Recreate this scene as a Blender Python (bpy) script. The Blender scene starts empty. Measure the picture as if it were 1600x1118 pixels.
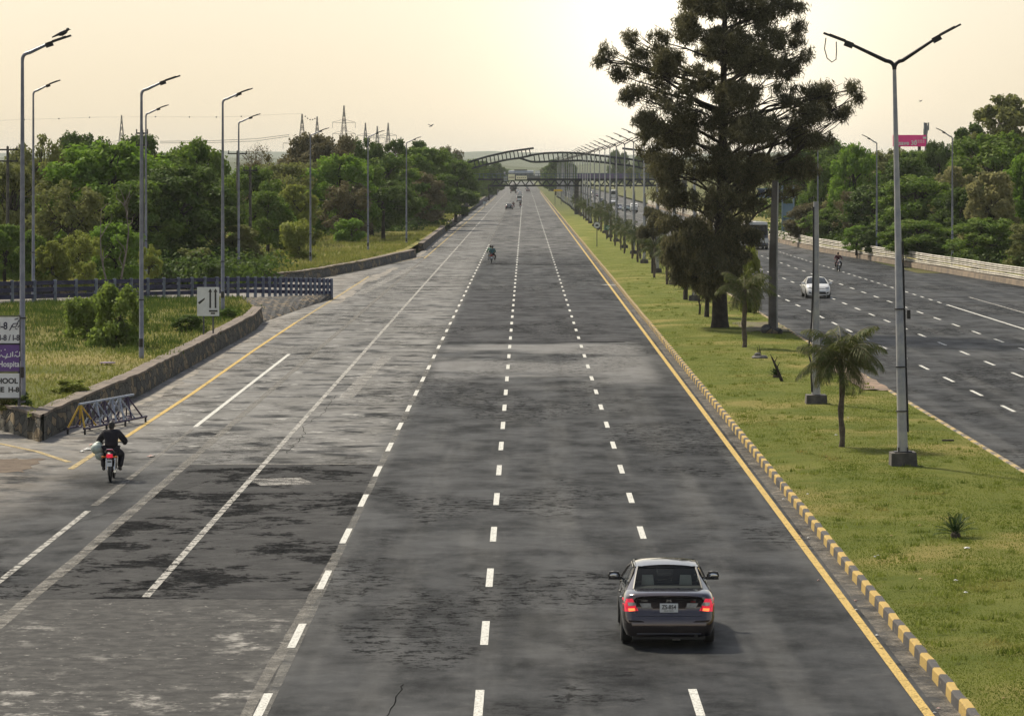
import bpy, math, random
import numpy as np
from mathutils import Vector, Matrix, noise
from mathutils.bvhtree import BVHTree
sc = bpy.context.scene
C = bpy.data.collections.new("scene"); sc.collection.children.link(C)
R = math.radians
# ---------------------------------------------------------------- camera
H, F, CX, CY = 8.9, 5350.0, 820.0, 268.0      # eye height (m), focal length in photo pixels, vanishing point of the road
S = 1.1125
cam = bpy.data.cameras.new("camera"); camo = bpy.data.objects.new("camera", cam); C.objects.link(camo)
camo.location = (0, 0, H); camo.rotation_euler = (R(90), 0, 0)
cam.sensor_width = 36; cam.lens = F/1600*36
cam.shift_x = -(CX-800)/1600; cam.shift_y = -(559-CY)/1600
cam.clip_start = 1; cam.clip_end = 40000
sc.camera = camo
# ---------------------------------------------------------------- world, sun, exposure
SUN_EL, SUN_AZ = R(48), R(-38)                 # azimuth measured from +Y (up the road) towards +X
sund = Vector((math.sin(SUN_AZ)*math.cos(SUN_EL), math.cos(SUN_AZ)*math.cos(SUN_EL), math.sin(SUN_EL)))
w = bpy.data.worlds.new("World"); sc.world = w; w.use_nodes = True
nt = w.node_tree; nt.nodes.clear()
def wn(t, **k):
    n = nt.nodes.new(t)
    for a, b in k.items(): setattr(n, a, b)
    return n
def wmath(op, a, b=None):
    n = wn('ShaderNodeMath', operation=op)
    for i, v in enumerate((a, b)):
        if v is None: continue
        if isinstance(v, (int, float)): n.inputs[i].default_value = v
        else: nt.links.new(v, n.inputs[i])
    return n.outputs[0]
sky = wn('ShaderNodeTexSky', sky_type='NISHITA'); sky.sun_disc = False; sky.sun_elevation = SUN_EL; sky.sun_rotation = SUN_AZ
sky.dust_density = 4.0; sky.air_density = 1.0
bg1 = wn('ShaderNodeBackground'); bg1.inputs[1].default_value = 0.05; nt.links.new(sky.outputs[0], bg1.inputs[0])
tc = wn('ShaderNodeTexCoord'); sep = wn('ShaderNodeSeparateXYZ'); nt.links.new(tc.outputs['Generated'], sep.inputs[0])
ramp = wn('ShaderNodeValToRGB'); nt.links.new(sep.outputs['Z'], ramp.inputs[0])
cr = ramp.color_ramp; cr.elements[0].position = 0.0; cr.elements[0].color = (.60, .50, .37, 1)
cr.elements[1].position = 1.0; cr.elements[1].color = (.09, .11, .15, 1)
for p_, c_ in ((.018, (.62, .53, .385, 1)), (.045, (.59, .52, .395, 1)), (.2, (.36, .345, .305, 1)), (.5, (.15, .165, .19, 1))):
    e = cr.elements.new(p_); e.color = c_
# warm glow added to the sky behind the big tree, away from the sun
gd = Vector(((1075-CX)/F, 1.0, (CY-75)/F)).normalized()
vm = wn('ShaderNodeVectorMath', operation='DOT_PRODUCT'); nt.links.new(tc.outputs['Generated'], vm.inputs[0]); vm.inputs[1].default_value = gd
th2 = wmath('MULTIPLY', wmath('SUBTRACT', 1.0, vm.outputs['Value']), -2.0)
g1 = wmath('EXPONENT', wmath('DIVIDE', th2, 0.040**2))
g2 = wmath('EXPONENT', wmath('DIVIDE', th2, 0.09**2))
bg2 = wn('ShaderNodeBackground'); bg2.inputs[1].default_value = 1.0; nt.links.new(ramp.outputs[0], bg2.inputs[0])
bg3 = wn('ShaderNodeBackground'); bg3.inputs[0].default_value = (1, .93, .78, 1)
nt.links.new(wmath('ADD', wmath('MULTIPLY', g1, .45), wmath('MULTIPLY', g2, .16)), bg3.inputs[1])
ad1 = wn('ShaderNodeAddShader'); ad2 = wn('ShaderNodeAddShader'); wo = wn('ShaderNodeOutputWorld')
nt.links.new(bg1.outputs[0], ad1.inputs[0]); nt.links.new(bg2.outputs[0], ad1.inputs[1])
nt.links.new(ad1.outputs[0], ad2.inputs[0]); nt.links.new(bg3.outputs[0], ad2.inputs[1]); nt.links.new(ad2.outputs[0], wo.inputs[0])
sl = bpy.data.lights.new("sun", 'SUN'); so = bpy.data.objects.new("sun", sl); C.objects.link(so)
sl.energy = 4.4; sl.angle = R(6); sl.color = (1, .90, .72)
so.rotation_euler = sund.to_track_quat('Z', 'Y').to_euler()
sc.view_settings.view_transform = 'Standard'; sc.view_settings.look = 'None'
sc.view_settings.exposure = 0.35; sc.view_settings.gamma = 1
sc.cycles.max_bounces = 6; sc.cycles.diffuse_bounces = 2; sc.cycles.glossy_bounces = 3; sc.cycles.transmission_bounces = 4
sc.cycles.transparent_max_bounces = 12; sc.cycles.volume_bounces = 0
# ---------------------------------------------------------------- node materials
MAT = {}
class NT:
    def __init__(s, name):
        s.m = bpy.data.materials.new(name); s.m.use_nodes = True; s.t = s.m.node_tree; s.t.nodes.clear()
        s.out = s.t.nodes.new('ShaderNodeOutputMaterial'); s.pos = None
    def n(s, typ, **k):
        o = s.t.nodes.new(typ)
        for a, b in k.items(): setattr(o, a, b)
        return o
    def set(s, sock, v):
        if isinstance(v, bpy.types.NodeSocket): s.t.links.new(v, sock)
        elif isinstance(v, tuple) and len(v) == 3 and sock.type == 'RGBA': sock.default_value = (*v, 1)
        else: sock.default_value = v
    def math(s, op, a, b=0.0, clamp=False):
        o = s.n('ShaderNodeMath', operation=op); o.use_clamp = clamp; s.set(o.inputs[0], a); s.set(o.inputs[1], b); return o.outputs[0]
    def coord(s, obj=False):
        if obj: return s.n('ShaderNodeTexCoord').outputs['Object']
        if s.pos is None: s.pos = s.n('ShaderNodeNewGeometry').outputs['Position']
        return s.pos
    def noise(s, scale, detail=4, rough=.6, vec=None, stretch=None, off=(0, 0, 0)):
        o = s.n('ShaderNodeTexNoise'); v = vec or s.coord()
        mp = s.n('ShaderNodeMapping'); s.set(mp.inputs['Vector'], v); mp.inputs['Location'].default_value = off
        if stretch: mp.inputs['Scale'].default_value = stretch
        s.set(o.inputs['Vector'], mp.outputs[0])
        o.inputs['Scale'].default_value = scale; o.inputs['Detail'].default_value = detail; o.inputs['Roughness'].default_value = rough
        return o.outputs[0]
    def step(s, v, lo, hi):
        o = s.n('ShaderNodeMapRange'); o.interpolation_type = 'SMOOTHSTEP'; s.set(o.inputs[0], v); o.inputs[1].default_value = lo; o.inputs[2].default_value = hi; return o.outputs[0]
    def mix(s, f, a, b):
        o = s.n('ShaderNodeMix', data_type='RGBA'); s.set(o.inputs[0], f); s.set(o.inputs[6], a); s.set(o.inputs[7], b); return o.outputs[2]
    def xyz(s, v=None):
        o = s.n('ShaderNodeSeparateXYZ'); s.set(o.inputs[0], v or s.coord()); return o.outputs
    def princ(s, col, rough=.7, metal=0.0, bump=None, bstr=.3, bdist=.02, **k):
        p = s.n('ShaderNodeBsdfPrincipled'); s.set(p.inputs['Base Color'], col); s.set(p.inputs['Roughness'], rough); s.set(p.inputs['Metallic'], metal)
        if bump is not None:
            b = s.n('ShaderNodeBump'); b.inputs['Strength'].default_value = bstr; b.inputs['Distance'].default_value = bdist
            s.set(b.inputs['Height'], bump); s.set(p.inputs['Normal'], b.outputs[0])
        for a, v in k.items(): s.set(p.inputs[a.replace('_', ' ')], v)
        s.t.links.new(p.outputs[0], s.out.inputs[0]); return p
def pm(name, c1, c2=None, scale=3.0, rough=.7, metal=0.0, bump=.15, bdist=.01, obj=True, lo=.35, hi=.65, **k):
    """procedural two-tone material with noise and fine bump"""
    if name in MAT: return MAT[name]
    s = NT(name); v = s.coord(obj); c2 = c2 or tuple(x*.75 for x in c1)
    f = s.step(s.noise(scale, 5, .65, v), lo, hi)
    s.princ(s.mix(f, c1, c2), rough, metal, s.noise(scale*6, 3, .6, v), bump, bdist, **k)
    MAT[name] = s.m; return s.m
def leafmat(name, c1, c2, sc1=.5, trans=.35, c3=None):
    if name in MAT: return MAT[name]
    s = NT(name); v = s.coord(True)
    f = s.step(s.noise(sc1, 3, .6, v), .38, .62); g = s.noise(9.0, 1, .5, v)
    col = s.mix(f, c1, c2); col = s.mix(s.step(g, .4, .75), col, c3 or tuple(min(1, x*1.5) for x in c1))
    d = s.n('ShaderNodeBsdfDiffuse'); s.set(d.inputs[0], col)
    t = s.n('ShaderNodeBsdfTranslucent'); s.set(t.inputs[0], s.mix(.5, col, tuple(min(1, x*1.6) for x in c1)))
    gl = s.n('ShaderNodeBsdfGlossy'); gl.inputs['Roughness'].default_value = .6; gl.inputs[0].default_value = (.8, .85, .8, 1)
    m1 = s.n('ShaderNodeMixShader'); m1.inputs[0].default_value = trans; s.t.links.new(d.outputs[0], m1.inputs[1]); s.t.links.new(t.outputs[0], m1.inputs[2])
    m2 = s.n('ShaderNodeMixShader'); m2.inputs[0].default_value = .02; s.t.links.new(m1.outputs[0], m2.inputs[1]); s.t.links.new(gl.outputs[0], m2.inputs[2])
    s.t.links.new(m2.outputs[0], s.out.inputs[0]); MAT[name] = s.m; return s.m
# ---------------------------------------------------------------- geometry helpers
def P(px, py, d): return Vector(((px-CX)*d/F, d, H-(py-CY)*d/F))
def G(px, py, z=0.0):
    d = F*(H-z)/(py-CY); return Vector(((px-CX)*d/F, d, z))
def tag(o, label, cat, group=None):
    o['label'] = label; o['category'] = cat
    if group: o['group'] = group
    return o
def kind(o, k): o['kind'] = k; return o
def thing(name, label, cat, loc=(0, 0, 0), rz=0.0, group=None):
    o = bpy.data.objects.new(name, None); C.objects.link(o); o.location = loc; o.rotation_euler = (0, 0, rz); o.empty_display_size = .2
    return tag(o, label, cat, group)
def copy_tree(o, parent=None, M=None):
    c = o.copy(); C.objects.link(c)
    if parent: c.parent = parent
    for ch in KIDS.get(o.name, []): copy_tree(ch, c)
    return c
KIDS = {}
def link(name, me, mat, parent=None):
    o = bpy.data.objects.new(name, me); C.objects.link(o)
    if mat is not None:
        for m_ in (mat if isinstance(mat, (list, tuple)) else [mat]): me.materials.append(m_)
    if parent is not None:
        o.parent = parent; KIDS.setdefault(parent.name, []).append(o)
    return o
class MB:
    def __init__(s): s.v = []; s.f = []; s.mi = []; s.cur = 0
    def add(s, vs, fs):
        b = len(s.v); s.v += [tuple(v) for v in vs]; s.f += [tuple(i+b for i in f) for f in fs]; s.mi += [s.cur]*len(fs); return s
    def box(s, c, sz, rot=None, taper=1.0):
        x, y, z = (a/2 for a in sz); vs = []
        for dz in (-1, 1):
            t = taper if dz > 0 else 1
            for dx, dy in ((-1, -1), (1, -1), (1, 1), (-1, 1)):
                p = Vector((dx*x*t, dy*y*t, dz*z))
                if rot is not None: p = rot @ p
                vs.append(p + Vector(c))
        return s.add(vs, [(3, 2, 1, 0), (4, 5, 6, 7), (0, 1, 5, 4), (1, 2, 6, 5), (2, 3, 7, 6), (3, 0, 4, 7)])
    def beam(s, a, b, wd, ht=None):
        a, b = Vector(a), Vector(b); ht = ht or wd; d = b-a; L = d.length
        q = d.to_track_quat('Y', 'Z').to_matrix(); return s.box((a+b)/2, (wd, L, ht), q)
    def tube(s, pts, rs, n=8, cap=True):
        pts = [Vector(p) for p in pts]
        if isinstance(rs, (int, float)): rs = [rs]*len(pts)
        vs = []; fs = []; up = Vector((0, 0, 1)); prev = None
        for i, p in enumerate(pts):
            d = (pts[min(i+1, len(pts)-1)]-pts[max(i-1, 0)]).normalized()
            if prev is None:
                a = d.cross(up if abs(d.z) < .95 else Vector((1, 0, 0))).normalized()
            else:
                a = (prev - d*prev.dot(d)).normalized()
            prev = a; b = d.cross(a)
            for k in range(n):
                t = 2*math.pi*k/n; vs.append(p + (a*math.cos(t)+b*math.sin(t))*rs[i])
        for i in range(len(pts)-1):
            for k in range(n):
                k2 = (k+1) % n; fs.append((i*n+k, i*n+k2, (i+1)*n+k2, (i+1)*n+k))
        if cap: fs.append(tuple(range(n-1, -1, -1))); fs.append(tuple((len(pts)-1)*n+k for k in range(n)))
        return s.add(vs, fs)
    def lathe(s, c, axis, prof, n=20):
        """prof: list of (offset along axis, radius)"""
        ax = Vector(axis).normalized(); a = ax.orthogonal().normalized(); b = ax.cross(a); c = Vector(c); vs = []; fs = []
        for o, r in prof:
            for k in range(n):
                t = 2*math.pi*k/n; vs.append(c+ax*o+(a*math.cos(t)+b*math.sin(t))*r)
        for i in range(len(prof)-1):
            for k in range(n):
                k2 = (k+1) % n; fs.append((i*n+k, i*n+k2, (i+1)*n+k2, (i+1)*n+k))
        fs.append(tuple(range(n-1, -1, -1))); fs.append(tuple((len(prof)-1)*n+k for k in range(n)))
        return s.add(vs, fs)
    def ell(s, c, r, n=12, m=8, rot=None):
        c = Vector(c); r = (r, r, r) if isinstance(r, (int, float)) else r; vs = []; fs = []
        for i in range(m+1):
            ph = math.pi*i/m
            for k in range(n):
                t = 2*math.pi*k/n; p = Vector((r[0]*math.sin(ph)*math.cos(t), r[1]*math.sin(ph)*math.sin(t), r[2]*math.cos(ph)))
                if rot is not None: p = rot @ p
                vs.append(c+p)
        for i in range(m):
            for k in range(n):
                k2 = (k+1) % n; fs.append((i*n+k, (i+1)*n+k, (i+1)*n+k2, i*n+k2))
        return s.add(vs, fs)
    def grid(s, rows):
        nr, nc = len(rows), len(rows[0]); vs = [p for r in rows for p in r]
        return s.add(vs, [(i*nc+j, i*nc+j+1, (i+1)*nc+j+1, (i+1)*nc+j) for i in range(nr-1) for j in range(nc-1)])
    def quad(s, a, b, c, d): return s.add([a, b, c, d], [(0, 1, 2, 3)])
    def prism(s, pts, y0, y1):
        """outline (x,z) extruded along y, front face towards -y"""
        n = len(pts); vs = [(x, y0, z) for x, z in pts]+[(x, y1, z) for x, z in pts]
        return s.add(vs, [tuple(range(n)), tuple(range(2*n-1, n-1, -1))]+[(i, i+n, (i+1) % n+n, (i+1) % n) for i in range(n)])
    def build(s, name, mat, parent=None, smooth=False, off=None):
        me = bpy.data.meshes.new(name); me.from_pydata(s.v, [], s.f)
        if isinstance(mat, (list, tuple)): me.polygons.foreach_set('material_index', s.mi)
        if smooth:
            me.polygons.foreach_set('use_smooth', [True]*len(me.polygons))
            try: me.set_sharp_from_angle(angle=R(38))
            except Exception: pass
        me.update(); o = link(name, me, mat, parent)
        if off is not None: o.location = off
        return o
def npmesh(name, V, nper, mat, parent=None):
    """V: (n, nper, 3) float array, each row one polygon"""
    n = V.shape[0]; me = bpy.data.meshes.new(name)
    me.vertices.add(n*nper); me.vertices.foreach_set('co', V.astype(np.float32).ravel())
    me.loops.add(n*nper); me.loops.foreach_set('vertex_index', np.arange(n*nper, dtype=np.int32))
    me.polygons.add(n); me.polygons.foreach_set('loop_start', np.arange(0, n*nper, nper, dtype=np.int32))
    me.polygons.foreach_set('loop_total', np.full(n, nper, dtype=np.int32)); me.update(calc_edges=True)
    return link(name, me, mat, parent)
def text(name, s, size, mat, parent, loc, rot=(R(90), 0, 0), depth=.004, align='LEFT', bold=0.0, sx=1.0):
    cu = bpy.data.curves.new(name, 'FONT'); cu.body = s; cu.size = size; cu.extrude = depth; cu.align_x = align; cu.offset = bold
    t = bpy.data.objects.new(name, cu); C.objects.link(t); bpy.context.view_layer.update()
    me = bpy.data.meshes.new_from_object(t.evaluated_get(bpy.context.evaluated_depsgraph_get()))
    bpy.data.objects.remove(t); me.materials.clear()
    o = link(name, me, mat, parent); o.location = loc; o.rotation_euler = rot; o.scale = (sx, 1, 1); return o
# ---------------------------------------------------------------- base materials
def road_mat(name, dusty_left=True):
    s = NT(name); X, Y, Z = s.xyz()
    big = s.noise(.10, 4, .6); med = s.noise(.45, 5, .65, off=(7, 3, 0)); fine = s.noise(26, 3, .7); lane = s.noise(.35, 3, .6, stretch=(1.6, .10, 1), off=(3, 0, 0))
    sp = s.noise(90, 2, .5)
    base = s.mix(s.step(med, .38, .60), (.010, .0115, .013), (.028, .030, .032))
    base = s.mix(s.math('MULTIPLY', s.step(fine, .50, .62), .6), base, (.056, .056, .055))
    base = s.mix(s.math('MULTIPLY', s.step(s.noise(.22, 5, .65, off=(4, 8, 0)), .50, .66), .35), base, (.058, .059, .06)); base = s.mix(s.math('MULTIPLY', s.step(s.noise(1.1, 5, .7, off=(1, 1, 0)), .54, .68), .35), base, (.020, .020, .021))     # bleached areas
    base = s.mix(s.math('MULTIPLY', s.step(lane, .50, .66), .4), base, (.09, .09, .087)); wp = s.math('COSINE', s.math('MULTIPLY', s.math('ADD', X, .77), 3.4617)); base = s.mix(s.math('MULTIPLY', s.step(wp, .1, .9), s.math('MULTIPLY', s.step(s.noise(.5, 4, .7, stretch=(2, .12, 1), off=(8, 0, 0)), .38, .62), .35)), base, (.085, .085, .083))       # tyre-track bands
    if dusty_left:
        old = s.math('SUBTRACT', 1.0, s.step(X, -5.2, -3.9))
        far = s.step(Y, 98, 112)
        base = s.mix(s.math('MULTIPLY', s.math('MULTIPLY', old, far), s.step(med, .36, .55)), base, (.17, .167, .158)); base = s.mix(s.math('MULTIPLY', s.math('MULTIPLY', old, far), s.step(s.noise(.8, 5, .7, off=(3, 6, 0)), .56, .66)), base, (.34, .335, .315))
        dust = s.math('MULTIPLY', s.math('SUBTRACT', 1.0, s.step(X, -15.5, -11.8)), s.step(s.noise(.5, 5, .7), .36, .55)); dust = s.math('MULTIPLY', dust, s.step(Y, 82, 96))
        base = s.mix(s.math('MULTIPLY', dust, .5), base, (.34, .31, .27))
    jy = s.math('ADD', Y, s.math('MULTIPLY', s.math('SUBTRACT', s.noise(.3, 3, .6, off=(2, 2, 9)), .5), 9.0))
    def band(a, b_, c, d_): return s.math('MULTIPLY', s.step(jy, a, b_), s.math('SUBTRACT', 1.0, s.step(jy, c, d_)))
    inr = s.math('MULTIPLY', s.step(X, -4.4, -3.8), s.math('SUBTRACT', 1.0, s.step(X, 5.2, 6.4)))
    base = s.mix(s.math('MULTIPLY', s.math('MULTIPLY', band(138, 150, 176, 178.5), inr), s.step(big, .40, .55)), base, (.15, .149, .145))  # pale band across the inner lanes: sky sheen put into the colour
    base = s.mix(s.math('MULTIPLY', s.math('MULTIPLY', band(177, 179, 240, 275), inr), .7), base, (.022, .022, .024))
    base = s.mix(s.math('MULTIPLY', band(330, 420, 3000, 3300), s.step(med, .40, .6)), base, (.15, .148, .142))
    mid = s.noise(1.7, 5, .75, off=(6, 2, 0)); base = s.mix(s.math('MULTIPLY', s.step(mid, .52, .70), .3), base, s.mix(.5, base, (.17, .168, .16)))
    base = s.mix(s.math('MULTIPLY', s.math('SUBTRACT', 1.0, s.step(mid, .33, .50)), .3), base, (.018, .018, .019))
    dk = s.math('MULTIPLY', s.step(s.noise(.13, 4, .6, stretch=(1, .35, 1), off=(0, 4, 0)), .49, .55), s.step(s.noise(2.4, 6, .85, off=(2, 0, 0)), .50, .55)); base = s.mix(s.math('MULTIPLY', dk, .4), base, (.012, .012, .013))
    rough = s.math('ADD', s.math('MULTIPLY', med, -.25), .68)
    spec = s.math('MULTIPLY', s.math('ADD', .015, s.math('MULTIPLY', s.step(s.noise(.6, 4, .65, stretch=(1, .5, 1), off=(3, 3, 3)), .36, .68), .10)), s.math('SUBTRACT', 1.0, dk))
    s.princ(base, rough, 0, s.math('ADD', fine, s.math('MULTIPLY', sp, .5)), .5, .012, **{'Specular IOR Level': spec})
    return s.m
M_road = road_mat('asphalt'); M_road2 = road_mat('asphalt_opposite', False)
def line_mat(name, c, wear=.5, soft=.08, sc_=2.6):
    s = NT(name); f = s.step(s.noise(sc_, 6, .8), wear-soft, wear+soft); g = s.noise(22, 3, .7)
    f = s.math('MULTIPLY', f, s.step(g, .25, .5))
    p = s.princ(s.mix(s.step(g, .3, .7), tuple(x*.8 for x in c), c), .75, 0, g, .3, .005, **{'Specular IOR Level': .15}); t = s.n('ShaderNodeBsdfTransparent'); m = s.n('ShaderNodeMixShader'); s.set(m.inputs[0], f); s.t.links.new(t.outputs[0], m.inputs[1]); s.t.links.new(p.outputs[0], m.inputs[2]); s.t.links.new(m.outputs[0], s.out.inputs[0]); return s.m
M_white = line_mat('white_paint', (.62, .62, .58), .36); M_worn = line_mat('worn_white_paint', (.42, .41, .38), .46)
M_yellow = line_mat('yellow_paint', (.55, .39, .13), .38); M_yelworn = line_mat('worn_yellow_paint', (.46, .36, .18), .42, .15)
M_seam = line_mat('dusty_seam', (.23, .22, .20), .50, .22, 1.3); M_faint = line_mat('faint_seam', (.20, .195, .18), .52, .2, 1.3)
M_steel = pm('galvanised_steel', (.22, .23, .26), (.14, .15, .19), 1.5, .45, .5, .1)
M_dark = pm('dark_metal', (.02, .02, .022), (.035, .033, .032), 4, .5, .4)
M_conc = pm('stained_concrete', (.11, .10, .09), (.055, .05, .046), 2.2, .9, 0, .5, .02)
M_black = pm('black_plastic', (.012, .012, .013), (.02, .02, .02), 8, .5)
M_rubber = pm('tyre_rubber', (.018, .018, .018), (.03, .029, .027), 12, .85)
M_chrome = pm('chrome', (.6, .6, .6), (.5, .5, .5), 3, .18, 1.0, .02)
M_bark = pm('bark', (.045, .035, .028), (.022, .017, .014), 3, .95, 0, .9, .05)
M_barkpale = pm('pale_bark', (.22, .19, .155), (.13, .11, .09), 3, .9, 0, .7, .04)
M_skin = pm('skin', (.26, .15, .095), (.22, .125, .08), 6, .6)
M_hair = pm('black_hair', (.012, .01, .009), (.02, .017, .015), 20, .6)
M_shoe = pm('dark_shoe', (.03, .022, .02), (.02, .015, .014), 10, .6)
M_signw = pm('sign_white', (.72, .73, .72), (.62, .63, .62), 1.5, .5, 0, .03)
M_ink = pm('sign_navy', (.02, .022, .05), (.025, .02, .045), 5, .5, 0, .03)
M_inkb = pm('sign_black', (.02, .018, .018), (.03, .028, .028), 5, .5, 0, .03)
M_purple = pm('sign_purple', (.13, .06, .24), (.115, .05, .21), 2, .5, 0, .03)
def glassmat(name, tint=(.02, .025, .03), a=.35):
    s = NT(name); p = s.princ(s.mix(s.noise(2), tint, tuple(x*1.2 for x in tint)), .06, 0)
    t = s.n('ShaderNodeBsdfTransparent'); m = s.n('ShaderNodeMixShader'); m.inputs[0].default_value = 1-a; t.inputs[0].default_value = (.75, .8, .78, 1)
    s.t.links.new(t.outputs[0], m.inputs[1]); s.t.links.new(p.outputs[0], m.inputs[2]); s.t.links.new(m.outputs[0], s.out.inputs[0]); return s.m
M_glass = glassmat('car_glass', a=.8); M_glassd = glassmat('dark_glass', a=.08)
def emis(name, c, st):
    s = NT(name); s.princ(s.mix(s.noise(20, 2), c, tuple(x*.7 for x in c)), .3, 0, Emission_Color=(*c, 1), Emission_Strength=st); return s.m
M_red = emis('red_lamp', (.75, .015, .05), .5); M_amber = emis('brake_lamp', (1, .22, .06), 1.3); M_redoff = pm('red_lens', (.5, .02, .03), (.35, .015, .02), 12, .2, 0, .02)
M_clear = pm('clear_lens', (.5, .5, .48), (.35, .35, .34), 14, .15, .3, .05)

# ================================================================ GROUND AND ROADS
def sheet(name, mat, x0, x1, y0, y1, z, nx=1, ny=1, k='structure'):
    b = MB(); b.grid([[(x0+(x1-x0)*i/nx, y0+(y1-y0)*j/ny, z) for i in range(nx+1)] for j in range(ny+1)])
    o = b.build(name, mat); return kind(o, k)
def grass_mat(name, ca, cb, cdry, dry=.62, sc1=.35):
    s = NT(name); n1 = s.noise(sc1, 5, .65); n2 = s.noise(sc1*.45, 3, .6, off=(9, 2, 0)); n3 = s.noise(11, 4, .7); n4 = s.noise(60, 2, .6)
    c = s.mix(s.step(n1, .35, .65), ca, cb); c = s.mix(s.step(n2, dry-.1, dry+.08), c, cdry)
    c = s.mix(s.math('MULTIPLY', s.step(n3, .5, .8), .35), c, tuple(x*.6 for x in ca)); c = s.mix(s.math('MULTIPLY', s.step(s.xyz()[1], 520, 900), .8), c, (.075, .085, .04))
    s.princ(c, .95, 0, s.math('ADD', n3, n4), 1.0, .06, **{'Specular IOR Level': .1}); return s.m
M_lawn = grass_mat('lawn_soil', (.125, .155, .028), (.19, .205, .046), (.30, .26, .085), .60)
M_verge = grass_mat('verge_soil', (.12, .14, .035), (.20, .20, .065), (.30, .26, .10), .52, .2)
M_far = grass_mat('countryside', (.05, .075, .02), (.07, .085, .03), (.16, .14, .06), .6, .02)
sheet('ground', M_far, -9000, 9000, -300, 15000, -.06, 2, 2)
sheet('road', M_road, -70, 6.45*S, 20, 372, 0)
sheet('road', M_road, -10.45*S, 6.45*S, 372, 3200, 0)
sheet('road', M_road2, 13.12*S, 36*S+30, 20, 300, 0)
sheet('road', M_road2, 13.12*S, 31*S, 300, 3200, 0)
sheet('side_road', M_road, -80, -10.45*S, 640, 780, .0)
# repaired strips of darker asphalt
def patch_mat():
    s = NT('new_asphalt'); f = s.noise(1.1, 6, .75); g = s.noise(30, 3, .7); cr_ = s.step(s.noise(.38, 6, .8, off=(1, 5, 0)), .50, .54)
    c = s.mix(s.step(f, .4, .65), (.020, .021, .023), (.044, .045, .046)); c = s.mix(s.math('MULTIPLY', s.step(g, .5, .75), .5), c, (.075, .075, .072))
    c = s.mix(s.math('MULTIPLY', cr_, s.math('MULTIPLY', s.step(s.noise(4.2, 5, .9), .47, .53), .7)), c, (.006, .006, .006))
    sp_ = s.math('MULTIPLY', .10, s.math('SUBTRACT', 1.0, cr_)); s.princ(c, .78, 0, g, .6, .012, **{'Specular IOR Level': sp_}); return s.m
M_patch = patch_mat()
def old_mat():
    s = NT('broken_asphalt'); f = s.noise(1.5, 6, .7, off=(2, 9, 0), stretch=(.8, .55, 1)); g = s.noise(28, 3, .7); h = s.noise(2.4, 5, .7)
    c = s.mix(s.step(h, .35, .65), (.026, .026, .027), (.06, .06, .058)); c = s.mix(s.math('MULTIPLY', s.math('MULTIPLY', s.step(f, .50, .66), s.step(s.noise(.16, 2, .5, off=(4, 1, 0)), .40, .58)), s.step(h, .34, .55)), c, (.30, .29, .27)); c = s.mix(s.step(s.noise(3.5, 5, .7, off=(5, 5, 0)), .62, .68), c, (.26, .25, .23))
    s.princ(c, .78, 0, g, .6, .012, **{'Specular IOR Level': .12}); return s.m
M_old = old_mat()
def strip(name, mat, pts, wd, z=.008, seg=6.0, jit=0.0):
    """flat painted or laid band along a polyline of (x, y) points"""
    rnd = random.Random(len(pts)*7+int(pts[0][1])); L = []
    for (a, b), (c, d) in zip(pts, pts[1:]):
        n = max(1, int(math.hypot(c-a, d-b)/seg))
        for i in range(n): L.append((a+(c-a)*i/n, b+(d-b)*i/n))
    L.append(pts[-1]); rows = []
    for i, (x, y) in enumerate(L):
        p, q = L[max(i-1, 0)], L[min(i+1, len(L)-1)]; dx, dy = q[0]-p[0], q[1]-p[1]; l = math.hypot(dx, dy) or 1; nx, ny = dy/l, -dx/l
        ww = wd/2*(1+rnd.uniform(-jit, jit)); j = rnd.uniform(-jit, jit)*wd*.3
        rows.append([(x-nx*ww+j, y-ny*ww, z), (x+nx*ww+j, y+ny*ww, z)])
    b = MB(); b.grid(rows); return kind(b.build(name, mat), 'structure')
def gx(px, py, s=1):
    g = G(px, py); return (g.x, g.y)
sheet('asphalt_patch', M_patch, -9.25*S, -3.98*S, 71.4, 104, .004)
sheet('asphalt_patch', M_old, -16*S, -3.95*S, 30, 71.3, .004)
strip('asphalt_joint', M_seam, [(-9.2*S, 104.1), (-3.9*S, 104.2)], .28, .012)
# painted lines
def dashes(X, y0, y1, mat, first=57.0, ln=3.4, per=9.0, wd=.15, name='lane_marking'):
    b = MB(); y = first-5*per
    while y < y1:
        if y > y0: b.quad((X-wd/2, y, .008), (X+wd/2, y, .008), (X+wd/2, y+ln, .008), (X-wd/2, y+ln, .008))
        y += per
    return kind(b.build(name, mat), 'structure')
dd = 47600/(988-CY)-1.7
dashes(-.69*S, 30, 1500, M_white, dd); dashes(2.59*S, 30, 1500, M_white, dd+.6, 2.9)
dashes(-3.93*S, 30, 420, M_white, 47600/(905-CY)-1.7); strip('lane_marking', M_faint, [(-3.86*S, 45), (-3.93*S, 110), (-3.9*S, 1500)], .19, .0065, jit=.1)
strip('asphalt_joint', M_seam, [(-4.0*S, 46), (-4.12*S, 58), (-3.97*S, 72), (-3.92*S, 80)], .22, .0062, 1.5, .15)
strip('lane_marking', M_worn, [(-7.13*S, 71.6), (-7.13*S, 1500)], .17, .01)
strip('asphalt_joint', M_seam, [(-9.4*S, 40), (-9.25*S, 80), (-9.3*S, 150), (-9.25*S, 360)], .28, .007, 2, .12)
strip('lane_marking', M_white, [(-10.33*S, 47600/(667-CY)), (-10.33*S, 47600/(553-CY))], .16, .011)
strip('lane_marking', M_worn, [(-10.2*S, 55), (-10.3*S, 47600/(798-CY))], .16, .011)
strip('lane_marking', M_seam, [(-10.3*S, 47600/(790-CY)), (-10.33*S, 47600/(670-CY))], .16, .0105, jit=.4)
strip('edge_marking', M_yellow, [gx(196, 683), gx(300, 615), gx(400, 545), gx(462, 504)], .17, .011)
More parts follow.
